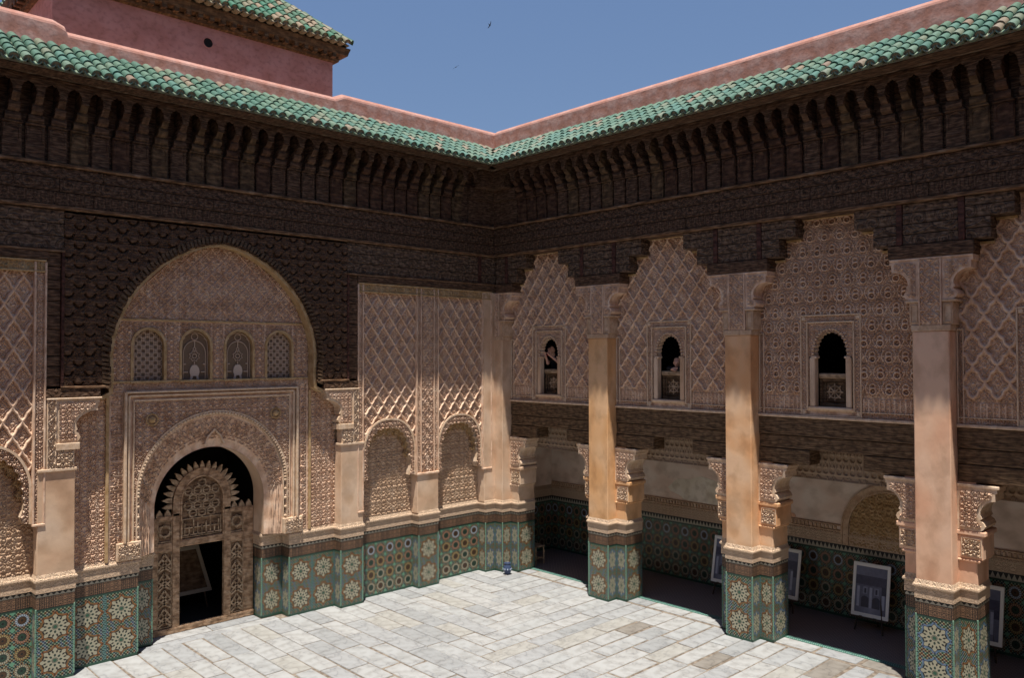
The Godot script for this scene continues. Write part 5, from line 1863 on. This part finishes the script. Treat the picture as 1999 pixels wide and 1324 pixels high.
# ------------------------------------------------------------------ the timber door screen
func build_door() -> void:
	var c := 7.33
	var o := Vector3(-0.97, 0, c)
	var d := thing("portal_door", "carved timber door screen with a spiked arch and an open wicket, in the great doorway", "door", o)
	var b := mb(true, o)
	for s in [-1.0, 1.0]:
		b.box(c + s * 1.01 - 0.115, c + s * 1.01 + 0.115, 0.0, 2.36, -1.03, -0.95, 0.012)
		b.box(c + s * 0.535 - 0.075, c + s * 0.535 + 0.075, 0.12, 2.42, -1.03, -0.93, 0.014)
		b.box(c + s * 0.755 - 0.15, c + s * 0.755 + 0.15, 2.29, 2.38, -1.03, -0.945, 0.01)
		b.box(c + s * 0.755 - 0.15, c + s * 0.755 + 0.15, 1.66, 1.84, -1.03, -0.95, 0.01)
	b.box(c - 1.13, c + 1.13, 0.0, 0.13, -1.03, -0.92, 0.014)
	b.box(c - 0.47, c + 0.47, 1.715, 1.86, -1.03, -0.925, 0.014)
	put(b, "frame", M.door_wood, d)
	b = mb(true, o)
	for s in [-1.0, 1.0]:
		b.box(c + s * 0.755 - 0.15, c + s * 0.755 + 0.15, 0.12, 2.30, -1.01, -0.985)
	var ip := arch_path(c, 1.86, 0.43, 2.62, 3.10, 1.0, 24)
	b.ext(ip, Vector3.RIGHT, Vector3.UP, Vector3.BACK, -1.01, -0.985)
	put(b, "panel", M.door_panel, d)
	b = mb(true, o)
	var ap := arch_path(c, 2.36, 0.45, 2.62, 3.13, 1.0, 24)
	b.strip(ap, -0.15, 0.0, -1.03, -0.93)
	b.strip(arch_path(c, 1.86, 0.455, 2.62, 3.135, 1.0, 24), 0.0, 0.03, -1.03, -0.915)
	put(b, "arch_frame", M.door_wood, d)
	# spikes round the arch
	for i in 19:
		var a := lerpf(-0.10, PI + 0.10, i / 18.0)
		var dir := Vector2(cos(a), sin(a)); var t := Vector2(-dir.y, dir.x)
		var p0 := Vector2(c, 2.62) + dir * Vector2(0.6, 0.66).lerp(Vector2(0.66, 0.66), 0.3).x
		if p0.y < 2.5: continue
		b = mb(true, o)
		b.ext(PackedVector2Array([p0 - t * 0.055, p0 + t * 0.055, p0 + dir * 0.10 + t * 0.045, p0 + dir * 0.19 + t * 0.006, p0 + dir * 0.19 - t * 0.006, p0 + dir * 0.10 - t * 0.045]), Vector3.RIGHT, Vector3.UP, Vector3.BACK, -1.01, -0.955)
		put(b, "spike", M.rail_wood, d)
	for s in [-1.0, 1.0]:
		for x in [0.70, 0.86, 1.02]:
			b = mb(true, o)
			var u: float = c + s * x
			b.ext(PackedVector2Array([Vector2(u - 0.07, 2.36), Vector2(u + 0.07, 2.36), Vector2(u + 0.055, 2.43), Vector2(u, 2.51), Vector2(u - 0.055, 2.43)]), Vector3.RIGHT, Vector3.UP, Vector3.BACK, -1.01, -0.96)
			put(b, "spike", M.rail_wood, d)
	# interlaced strapwork of the side panels
	for s in [-1.0, 1.0]:
		b = mb(true, o)
		var cu: float = c + s * 0.755
		frame_of(b, cu - 0.145, cu + 0.145, 0.14, 1.66, 0.022, -1.0, -0.955)
		var y := 0.17
		while y < 1.6:
			var y1 := y + 0.36
			for e in [[-0.125, y, 0.125, y + 0.18], [0.125, y, -0.125, y + 0.18], [-0.125, y + 0.18, 0.0, y1], [0.125, y + 0.18, 0.0, y1], [-0.125, y + 0.05, 0.06, y + 0.27], [0.125, y + 0.05, -0.06, y + 0.27]]:
				b.strip(PackedVector2Array([Vector2(cu + e[0], minf(e[1], 1.64)), Vector2(cu + e[2], minf(e[3], 1.64))]), -0.017, 0.017, -0.995, -0.955 + 0.002 * absf(e[0] - e[2]))
			y = y1
		frame_of(b, cu - 0.145, cu + 0.145, 1.85, 2.29, 0.022, -1.0, -0.955)
		star(b, cu, 2.07, 0.135, 0.012)
		put(b, "strapwork", M.rail_wood, d)
	b = mb(true, o)
	for r in 5:
		for q in range(-2, 3):
			var x := c + (q + 0.5 * (r % 2)) * 0.19; var y := 2.37 + r * 0.15
			if Vector2(absf(x - c) / 0.42, maxf(0.0, y - 2.62) / 0.46).length() > 0.86: continue
			star(b, x, y, 0.098, 0.010)
			b.strip(PackedVector2Array([Vector2(x - 0.095, y), Vector2(x + 0.095, y)]), -0.008, 0.008, -0.99, -0.962)
	for q in range(-4, 5):     # squared script in raised lines
		var x := c + q * 0.088
		b.strip(PackedVector2Array([Vector2(x, 1.93), Vector2(x, 2.10 + 0.08 * (absi(q) % 3))]), -0.012, 0.012, -0.99, -0.958)
		b.strip(PackedVector2Array([Vector2(x - 0.1, 1.93 + 0.07 * (absi(q * 2) % 4)), Vector2(x + 0.1, 1.93 + 0.07 * (absi(q * 2) % 4))]), -0.012, 0.012, -0.99, -0.956)
	frame_of(b, c - 0.41, c + 0.41, 1.88, 2.27, 0.02, -0.99, -0.955)
	put(b, "star_lattice", M.rail_wood, d)
	# the room behind
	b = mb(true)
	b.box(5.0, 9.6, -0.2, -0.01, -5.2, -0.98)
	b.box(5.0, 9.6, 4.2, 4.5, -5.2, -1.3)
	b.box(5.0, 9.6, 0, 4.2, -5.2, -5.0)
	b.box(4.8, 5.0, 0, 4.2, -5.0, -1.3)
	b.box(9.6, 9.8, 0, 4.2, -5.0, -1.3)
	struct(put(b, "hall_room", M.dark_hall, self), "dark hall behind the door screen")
	var f := thing("leaning_frame", "pale picture frame leaning in the dark hall, seen through the open wicket", "picture frame", Vector3(-2.2, 0, 7.0))
	b = mb(true, Vector3(-2.2, 0, 7.0))
	var lean := func(x: float, y: float, z: float) -> Vector3: return Vector3(7.0 + x + y * 0.2, 0.35 + y, -2.2 - y * 0.28 + z)
	for e in [[-0.42, -0.34, 0.0, 1.0], [0.34, 0.42, 0.0, 1.0], [-0.34, 0.34, 0.0, 0.08], [-0.34, 0.34, 0.92, 1.0]]:
		var hx := []
		for z in [0.0, 0.03]:
			for q in [[0, 2], [1, 2], [1, 3], [0, 3]]: hx.append(lean.call(e[q[0]], e[q[1]], z))
		b.hexa(hx, 0.006)
	put(b, "frame", M.pale_edge, f)
	b = mb(true, Vector3(-2.2, 0, 7.0))
	b.hexa([lean.call(-0.36, 0.05, -0.02), lean.call(0.36, 0.05, -0.02), lean.call(0.36, 0.95, -0.02), lean.call(-0.36, 0.95, -0.02), lean.call(-0.36, 0.05, 0.006), lean.call(0.36, 0.05, 0.006), lean.call(0.36, 0.95, 0.006), lean.call(-0.36, 0.95, 0.006)])
	for x in [-0.3, 0.3]:
		b.tube(PackedVector3Array([lean.call(x, 0.3, -0.04), Vector3(7.0 + x, 0.0, -2.15)]), 0.02, 6)
	b.tube(PackedVector3Array([lean.call(0.0, 0.9, -0.04), Vector3(7.2, 0.0, -2.9)]), 0.02, 6)
	put(b, "backing", M.door_panel, f)

func star(b: Mb, x: float, y: float, r: float, t: float) -> void:
	for k in 2:
		for i in 4:
			var a := PI * 0.5 * i + PI * 0.25 * k; var e := a + PI * 0.5
			b.strip(PackedVector2Array([Vector2(x + cos(a) * r, y + sin(a) * r), Vector2(x + cos(e) * r, y + sin(e) * r)]), -t, t, -0.99, -0.958 + 0.003 * k)

# ------------------------------------------------------------------ pictures, jar, stool
func print_texture(kind: int) -> ImageTexture:
	var f := FastNoiseLite.new()
	f.seed = 70 + kind; f.frequency = 0.05
	return paint(120, 170, 1.0, 1.4, func(x, y):
		var t := 0.30
		if y > 1.12: t = 0.55 - 0.1 * x
		elif y > 0.84: t = 0.20 + 0.05 * fposmod(y * 24.0, 1.0)
		elif y < 0.17: t = 0.62 - 0.5 * absf(x - 0.5)
		else:
			t = 0.42
			for c in ([0.32, 0.68] if kind % 2 == 0 else [0.5]):
				var dx := absf(x - c)
				if y < 0.42 + (0.09 * sqrt(maxf(0.0, 1.0 - dx * dx / 0.0144))) and dx < 0.12: t = 0.10
				if dx < 0.03 and y > 0.60 and y < 0.74: t = 0.07
				elif dx < 0.075 and y > 0.57 and y < 0.79: t = 0.60
			for c in ([0.10, 0.5, 0.90] if kind % 2 == 0 else [0.2, 0.8]):
				if absf(x - c) < 0.045 and y < 0.78: t = 0.80
			if x > 0.84 and y > 0.6: t = 0.14
		t += 0.06 * f.get_noise_2d(x * 120.0, y * 120.0)
		return Color(0.12, 0.13, 0.22).lerp(Color(0.72, 0.75, 0.84), clampf(t, 0, 1)))

func build_small_things() -> void:
	var white := mat(lin(0.82, 0.82, 0.80), 0.6)
	var dark := mat(lin(0.06, 0.045, 0.035), 0.7)
	var spots := [[5.42, -2.28, 0.02, "blue toned framed print half hidden left of the orange pier"], [6.84, -2.28, 0.0, "blue toned framed print half hidden right behind the orange pier"], [8.745, -2.25, 0.05, "blue toned framed print of two arched bays in the opening before the blind arch"], [10.74, -2.28, 0.0, "blue toned framed print peeping out right of the pink pier"]]
	var where := ["left of the orange pier", "right behind the orange pier", "in the opening before the blind arch", "right of the pink pier"]
	for k in 4:
		var at := Vector3(spots[k][0], 0, spots[k][1])
		var e := thing("easel", "low dark wooden easel holding a framed print, " + where[k], "easel", at, "easels in the gallery")
		var lean := func(x: float, y: float, z: float) -> Vector3: return Vector3(x, y, z - (y - 0.3) * 0.2)
		for s in [-1.0, 1.0]:
			var b := mb()
			b.tube(PackedVector3Array([Vector3(s * 0.28, 0.0, 0.07), lean.call(s * 0.10, 1.36, -0.04)]), 0.018, 6)
			put(b, "leg", dark, e)
		var b := mb()
		b.tube(PackedVector3Array([Vector3(0, 0, -0.42), lean.call(0, 1.2, -0.05)]), 0.018, 6)
		put(b, "leg", dark, e)
		b = mb()
		b.box(-0.36, 0.36, 0.255, 0.285, -0.02, 0.06, 0.006)
		for s in [-0.16, 0.12]:
			b.box(s - 0.03, s + 0.03, 0.285, 0.305, 0.045, 0.06)
		put(b, "ledge", dark, e)
		var f := thing("framed_print", spots[k][3], "picture", at + Vector3(0, 0.29, 0), "framed prints on easels")
		f.rotation.y = spots[k][2]
		b = mb()
		var hw := 0.365; var hh := 1.04
		for q in [[-hw, hw, 0.0, 0.07], [-hw, hw, hh - 0.07, hh], [-hw, -hw + 0.06, 0.07, hh - 0.07], [hw - 0.06, hw, 0.07, hh - 0.07]]:
			var hx := []
			for z in [-0.01, 0.025]:
				for c in [[0, 2], [1, 2], [1, 3], [0, 3]]: hx.append(Vector3(q[c[0]], q[c[1]], z - q[c[1]] * 0.2))
			b.hexa(hx, 0.004)
		put(b, "frame", white, f)
		b = mb()
		var p0 := 0.07; var p1 := hh - 0.07
		b.quad(Vector3(-hw + 0.06, p0, 0.012 - p0 * 0.2), Vector3(hw - 0.06, p0, 0.012 - p0 * 0.2), Vector3(hw - 0.06, p1, 0.012 - p1 * 0.2), Vector3(-hw + 0.06, p1, 0.012 - p1 * 0.2), Vector2(0, 1), Vector2(1, 1), Vector2(1, 0), Vector2(0, 0))
		b.quad(Vector3(hw, 0, -0.012), Vector3(-hw, 0, -0.012), Vector3(-hw, hh, -0.012 - hh * 0.2), Vector3(hw, hh, -0.012 - hh * 0.2))
		var pm := StandardMaterial3D.new()
		pm.albedo_texture = print_texture(k)
		pm.roughness = 0.35
		put(b, "print", pm, f)
	# glazed jar
	var j := thing("glazed_jar", "small round blue glazed jar at the foot of the corner pier", "jar", Vector3(0.52, 0, 0.03))
	var b := mb()
	b.lathe(PackedVector2Array([Vector2(0.0, 0.0), Vector2(0.06, 0.0), Vector2(0.075, 0.02), Vector2(0.105, 0.10), Vector2(0.108, 0.16), Vector2(0.09, 0.22), Vector2(0.075, 0.25), Vector2(0.09, 0.275), Vector2(0.085, 0.285), Vector2(0.065, 0.26), Vector2(0.08, 0.2), Vector2(0.0, 0.19)]), Vector3.ZERO, 24)
	put(b, "body", M.jar, j)
	b = mb()
	for i in 9:
		var a := TAU * i / 9.0
		b.ball(Vector3(cos(a) * 0.104, 0.13, sin(a) * 0.104), Vector3(0.018, 0.03, 0.018), 6, 4)
	put(b, "raised_pattern", M.jar_pale, j)
	# stool in the gallery corner
	var st := thing("wooden_stool", "small wooden stool in the gallery mouth beside the corner pier", "stool", Vector3(0.29, 0, -1.22))
	for s in [[-1, -1], [1, -1], [-1, 1], [1, 1]]:
		b = mb()
		b.box(s[0] * 0.17 - 0.017, s[0] * 0.17 + 0.017, 0, 0.47, s[1] * 0.15 - 0.017, s[1] * 0.15 + 0.017, 0.004)
		put(b, "leg", M.rail_wood, st)
	b = mb()
	b.box(-0.2, 0.2, 0.47, 0.50, -0.18, 0.18, 0.008)
	put(b, "seat", M.rail_wood, st)
	b = mb()
	for s in [-1, 1]:
		b.box(-0.16, 0.16, 0.13, 0.155, s * 0.15 - 0.01, s * 0.15 + 0.01)
		b.box(s * 0.17 - 0.01, s * 0.17 + 0.01, 0.17, 0.195, -0.14, 0.14)
	put(b, "stretcher", M.rail_wood, st)
	# lifting slot in the paving
	var sl := mb(false, Vector3(5.95, 0.012, 5.0))
	sl.hexa([Vector3(5.87, 0.0, 5.02), Vector3(6.03, 0.0, 5.02), Vector3(6.03, 0.0, 4.985), Vector3(5.87, 0.0, 4.985), Vector3(5.87, 0.012, 5.02), Vector3(6.03, 0.012, 5.02), Vector3(6.03, 0.012, 4.985), Vector3(5.87, 0.012, 4.985)])
	tag(put(sl, "lifting_slot", M.slot, self), "short dark lifting slot in a pale paving slab near the front", "slot")

# ------------------------------------------------------------------ bodies: smooth union of tapered limbs, meshed as surface nets
func limb_dist(p: Vector3, s: Array) -> float:
	var a: Vector3 = s[0]; var b: Vector3 = s[1]
	var ab := b - a
	var t := clampf((p - a).dot(ab) / maxf(1e-6, ab.length_squared()), 0.0, 1.0)
	return (p - a - ab * t).length() - lerpf(s[2], s[3], t)

func body_mesh(limbs: Array, cell: float, k: float) -> ArrayMesh:
	var lo := Vector3(1e9, 1e9, 1e9); var hi := -lo
	for s in limbs:
		var r := maxf(s[2], s[3]) + cell * 2.5
		for e in 2:
			lo = lo.min(s[e] - Vector3.ONE * r); hi = hi.max(s[e] + Vector3.ONE * r)
	var nx := ceili((hi.x - lo.x) / cell) + 1; var ny := ceili((hi.y - lo.y) / cell) + 1; var nz := ceili((hi.z - lo.z) / cell) + 1
	var f := PackedFloat32Array(); f.resize(nx * ny * nz); f.fill(1.0)
	for s in limbs:
		var r := maxf(s[2], s[3]) + k * 2.0 + cell * 2.0
		var l: Vector3 = (s[0] as Vector3).min(s[1]) - Vector3.ONE * r - lo; var h: Vector3 = (s[0] as Vector3).max(s[1]) + Vector3.ONE * r - lo
		for z in range(maxi(0, int(l.z / cell)), mini(nz, int(h.z / cell) + 2)):
			for y in range(maxi(0, int(l.y / cell)), mini(ny, int(h.y / cell) + 2)):
				for x in range(maxi(0, int(l.x / cell)), mini(nx, int(h.x / cell) + 2)):
					var i := (z * ny + y) * nx + x
					var d := limb_dist(lo + Vector3(x, y, z) * cell, s)
					var a := f[i]
					var q := maxf(k - absf(a - d), 0.0) / k
					f[i] = minf(a, d) - q * q * k * 0.25
	var b := mb()
	var id := {}
	var sx := 1; var sy := nx; var sz := nx * ny
	for z in nz - 1:
		for y in ny - 1:
			for x in nx - 1:
				var i := (z * ny + y) * nx + x
				var c := [f[i], f[i + sx], f[i + sy], f[i + sx + sy], f[i + sz], f[i + sx + sz], f[i + sy + sz], f[i + sx + sy + sz]]
				var neg := 0
				for v in c: neg += int(v < 0.0)
				if neg == 0 or neg == 8: continue
				var sum := Vector3.ZERO; var n := 0
				for e in [[0, 1], [2, 3], [4, 5], [6, 7], [0, 2], [1, 3], [4, 6], [5, 7], [0, 4], [1, 5], [2, 6], [3, 7]]:
					var va: float = c[e[0]]; var vb: float = c[e[1]]
					if (va < 0.0) != (vb < 0.0):
						var t := va / (va - vb)
						var pa_ := Vector3(e[0] & 1, (e[0] >> 1) & 1, e[0] >> 2); var pb_ := Vector3(e[1] & 1, (e[1] >> 1) & 1, e[1] >> 2)
						sum += pa_.lerp(pb_, t); n += 1
				var g := Vector3(c[1] + c[3] + c[5] + c[7] - c[0] - c[2] - c[4] - c[6], c[2] + c[3] + c[6] + c[7] - c[0] - c[1] - c[4] - c[5], c[4] + c[5] + c[6] + c[7] - c[0] - c[1] - c[2] - c[3]).normalized()
				id[i] = b.add(lo + (Vector3(x, y, z) + sum / n) * cell, g, Vector2.ZERO)
	for i in id:
		var x: int = i % nx; var y: int = (i / nx) % ny; var z: int = i / sz
		for ax in [[sx, sy, sz], [sy, sz, sx], [sz, sx, sy]]:
			var o1: int = ax[1]; var o2: int = ax[2]
			var inside: bool = f[i] < 0.0
			if inside == (f[i + ax[0]] < 0.0): continue
			if not (id.has(i - o1) and id.has(i - o2) and id.has(i - o1 - o2)): continue
			var q := [id[i - o1 - o2], id[i - o2], id[i], id[i - o1]]
			if not inside: q.reverse()
			b.tri_idx(q[0], q[1], q[2]); b.tri_idx(q[0], q[2], q[3])
	return b.mesh()

func hand_limbs(wrist: Vector3, dir: Vector3, side: Vector3, curl: Vector3) -> Array:
	var out := [[wrist, wrist + dir * 0.075, 0.026, 0.032]]
	for k in 4:
		var base := wrist + dir * 0.085 + side * (0.027 - 0.018 * k)
		var l: float = [0.062, 0.075, 0.07, 0.055][k]
		out.append([base, base + dir * l * 0.55, 0.010, 0.009])
		out.append([base + dir * l * 0.55, base + dir * l * 0.8 + curl * l * 0.45, 0.009, 0.008])
	out.append([wrist + dir * 0.03 + side * 0.025, wrist + dir * 0.075 + side * 0.06 + curl * 0.01, 0.013, 0.010])
	return out

func head_parts(p: Node3D, at: Vector3, face: Vector3, skin: Material, hair: Material, bald: bool) -> void:
	var r := face.cross(Vector3.UP).normalized() * -1.0
	var up := r.cross(face) * -1.0
	if up.y < 0: up = -up
	var L := [[at + up * 0.02 - face * 0.02, at + up * 0.045 - face * 0.02, 0.088, 0.082], [at + face * 0.035 - up * 0.01, at + face * 0.04 - up * 0.075, 0.062, 0.042], [at + face * 0.095 + up * 0.01, at + face * 0.112 - up * 0.03, 0.010, 0.014], [at + face * 0.088 - up * 0.062 - r * 0.015, at + face * 0.088 - up * 0.062 + r * 0.015, 0.011, 0.011], [at + r * 0.085 - face * 0.01, at + r * 0.088 - face * 0.015 - up * 0.03, 0.015, 0.012], [at - r * 0.085 - face * 0.01, at - r * 0.088 - face * 0.015 - up * 0.03, 0.015, 0.012], [at - up * 0.08 - face * 0.03, at - up * 0.19 - face * 0.05, 0.052, 0.058], [at + face * 0.075 + up * 0.035 - r * 0.04, at + face * 0.075 + up * 0.035 + r * 0.04, 0.022, 0.022]]
	put_mesh(body_mesh(L, 0.007, 0.03), "head", skin, p, Vector3.ZERO)
	var e := mb()
	for s in [-1.0, 1.0]:
		e.ball(at + face * 0.088 + up * 0.012 + r * (s * 0.033), Vector3(0.012, 0.009, 0.012), 8, 6)
	put(e, "eyes", M.slot, p)
	var hl := [[at + up * 0.06 - face * 0.045, at + up * 0.03 - face * 0.06, 0.084, 0.085], [at + up * 0.085 - face * 0.02, at + up * 0.09 + face * 0.03, 0.055, 0.040]] if not bald else [[at - face * 0.055 + up * 0.01, at - face * 0.06 - up * 0.03, 0.083, 0.07], [at + up * 0.07 - face * 0.03, at + up * 0.05 - face * 0.05, 0.069, 0.07]]
	put_mesh(body_mesh(hl, 0.009, 0.03), "hair", hair, p, Vector3.ZERO)

func build_people() -> void:
	var skin := mat(lin(0.66, 0.38, 0.27), 0.6)
	var black := mat(lin(0.015, 0.015, 0.018), 0.85)
	var hair := mat(lin(0.02, 0.014, 0.01), 0.7)
	var trousers := mat(lin(0.03, 0.035, 0.06), 0.85)
	# window 1: holds a red camera up and looks through it towards the portal
	var o := Vector3(1.47, 4.38, -0.80)
	var p := thing("person", "person in dark clothes holding up a red camera in the corner window", "person", o)
	var sh := 1.13
	var legs := [[Vector3(-0.09, 0.07, 0), Vector3(-0.1, 0.42, 0.03), 0.05, 0.062], [Vector3(-0.1, 0.42, 0.03), Vector3(-0.09, 0.76, 0), 0.066, 0.09], [Vector3(0.1, 0.07, 0), Vector3(0.1, 0.42, 0.03), 0.05, 0.062], [Vector3(0.1, 0.42, 0.03), Vector3(0.09, 0.76, 0), 0.066, 0.09], [Vector3(-0.09, 0.05, 0), Vector3(-0.1, 0.035, 0.14), 0.045, 0.035], [Vector3(0.1, 0.05, 0), Vector3(0.11, 0.035, 0.14), 0.045, 0.035]]
	var torso := [[Vector3(-0.05, 0.8, 0), Vector3(0.05, 0.8, 0), 0.125, 0.125], [Vector3(0, 0.84, 0), Vector3(0, 1.06, 0.02), 0.125, 0.13], [Vector3(-0.13, sh, 0.02), Vector3(0.13, sh, 0.02), 0.075, 0.075], [Vector3(0, sh + 0.02, 0.02), Vector3(0, sh + 0.08, 0.04), 0.07, 0.058]]
	put_mesh(body_mesh(legs, 0.018, 0.04), "trousers", trousers, p, Vector3.ZERO)
	var cam_at := Vector3(-0.01, 1.245, 0.30)
	var el_l := Vector3(-0.06, 1.02, 0.24); var el_r := Vector3(0.31, 1.05, 0.24)
	put_mesh(body_mesh(torso + [[Vector3(-0.16, sh, 0.02), el_l.lerp(Vector3(-0.16, sh, 0.02), 0.35), 0.06, 0.053], [Vector3(0.16, sh, 0.02), el_r.lerp(Vector3(0.16, sh, 0.02), 0.35), 0.06, 0.053]], 0.018, 0.05), "top", black, p, Vector3.ZERO)
	var wr_l := cam_at + Vector3(-0.06, -0.09, -0.01); var wr_r := cam_at + Vector3(0.13, -0.06, -0.01)
	var arms := [[Vector3(-0.16, sh, 0.02), el_l, 0.048, 0.042], [el_l, wr_l, 0.042, 0.028], [Vector3(0.16, sh, 0.02), el_r, 0.048, 0.042], [el_r, wr_r, 0.042, 0.028]]
	arms += hand_limbs(wr_l, Vector3(-0.1, 0.95, 0.3).normalized(), Vector3(-0.8, 0, 0.5).normalized(), Vector3(0.6, 0.1, 0.3).normalized())
	arms += hand_limbs(wr_r, Vector3(-0.7, 0.62, 0.3).normalized(), Vector3(0.2, 0.4, 0.8).normalized(), Vector3(-0.7, 0.1, -0.3).normalized())
	put_mesh(body_mesh(arms, 0.009, 0.02), "arms", skin, p, Vector3.ZERO)
	head_parts(p, Vector3(-0.03, sh + 0.22, 0.13), Vector3(-0.25, -0.12, 0.95).normalized(), skin, hair, false)
	var cam := thing("camera_red", "small red camera held by the person in the corner window", "camera", o + cam_at)
	var b := mb()
	b.box(-0.055, 0.055, -0.03, 0.04, -0.016, 0.016, 0.008)
	put(b, "body", mat(lin(0.50, 0.03, 0.05), 0.4), cam)
	b = mb()
	b.tube(PackedVector3Array([Vector3(0, 0, 0.012), Vector3(0, 0, 0.035)]), 0.024, 12)
	put(b, "lens", M.slot, cam)
	# window 2: leans on the sill
	o = Vector3(5.32, 4.38, -0.80)
	p = thing("person", "balding person leaning on the sill of the second window from the corner", "person", o)
	put_mesh(body_mesh(legs, 0.018, 0.04), "trousers", trousers, p, Vector3(0, 0, -0.42))
	put_mesh(body_mesh([[Vector3(-0.05, 0.8, -0.4), Vector3(0.05, 0.8, -0.4), 0.12, 0.12], [Vector3(0, 0.82, -0.38), Vector3(0, 0.86, -0.08), 0.12, 0.12], [Vector3(-0.14, 0.90, -0.02), Vector3(0.14, 0.90, -0.02), 0.065, 0.065], [Vector3(-0.16, 0.92, 0.0), Vector3(-0.19, 0.925, 0.26), 0.052, 0.046], [Vector3(0.16, 0.92, 0.0), Vector3(0.13, 0.925, 0.26), 0.052, 0.046], [Vector3(-0.19, 0.92, 0.27), Vector3(-0.08, 0.915, 0.31), 0.044, 0.033], [Vector3(0.13, 0.92, 0.27), Vector3(0.07, 0.915, 0.31), 0.044, 0.033]], 0.018, 0.05), "top", black, p, Vector3.ZERO)
	var hands := hand_limbs(Vector3(-0.08, 0.905, 0.32), Vector3(0.8, -0.02, 0.25).normalized(), Vector3(0.3, 0.1, -0.8).normalized(), Vector3(0.1, -0.5, 0.3).normalized())
	hands += hand_limbs(Vector3(0.07, 0.925, 0.32), Vector3(-0.9, -0.02, 0.15).normalized(), Vector3(-0.2, 0.15, -0.8).normalized(), Vector3(-0.1, -0.5, 0.3).normalized())
	put_mesh(body_mesh(hands, 0.006, 0.012), "hands", skin, p, Vector3.ZERO)
	head_parts(p, Vector3(-0.01, 1.045, 0.2), Vector3(0.25, -0.2, 0.9).normalized(), skin, hair, true)

func build_birds() -> void:
	var m := mat(lin(0.02, 0.022, 0.03), 0.8)
	var spots := [[Vector3(-15.3, 22.85, -13.71), Vector3(0.35, 0.1, 0.95), "dark swift with spread wings, the higher of two birds in the blue sky", 0.0], [Vector3(-19.62, 22.09, -15.01), Vector3(0.5, -0.3, 0.6), "dark swift seen edge on, the lower of two birds in the blue sky", 0.9]]
	for s in spots:
		var at: Vector3 = s[0]
		var n := thing("swift_bird", s[2], "bird", at, "swifts in the sky")
		put_mesh(body_mesh([[Vector3(0, 0, 0.075), Vector3(0, 0, -0.03), 0.018, 0.022], [Vector3(0, 0, -0.03), Vector3(0, 0, -0.12), 0.02, 0.008]], 0.006, 0.02), "body", m, n, Vector3.ZERO)
		var b := mb()
		for e in [-1.0, 1.0]:
			var lead := [Vector3(0, 0, 0.04), Vector3(e * 0.07, 0.012, 0.06), Vector3(e * 0.14, 0.012, 0.03), Vector3(e * 0.20, 0.0, -0.04)]
			var trail := [Vector3(0, 0, -0.03), Vector3(e * 0.07, 0.01, -0.005), Vector3(e * 0.13, 0.01, -0.012), Vector3(e * 0.198, 0.0, -0.05)]
			for i in 3:
				var up := Vector3(0, 0.005, 0)
				var q := [lead[i], lead[i + 1], trail[i + 1], trail[i]]
				b.hexa([q[3] - up, q[2] - up, q[1] - up, q[0] - up, q[3] + up, q[2] + up, q[1] + up, q[0] + up] if e < 0 else [q[2] - up, q[3] - up, q[0] - up, q[1] - up, q[2] + up, q[3] + up, q[0] + up, q[1] + up])
		put(b, "wings", m, n)
		b = mb()
		for e in [-1.0, 1.0]:
			b.tube(PackedVector3Array([Vector3(0, 0, -0.11), Vector3(e * 0.02, 0, -0.17)]), 0.008, 5, 0.002)
		put(b, "tail", m, n)
		n.look_at_from_position(at, at + (s[1] as Vector3), Vector3.UP)
		n.rotate_object_local(Vector3.FORWARD, 1.1 if s[3] == 0.0 else 0.5)
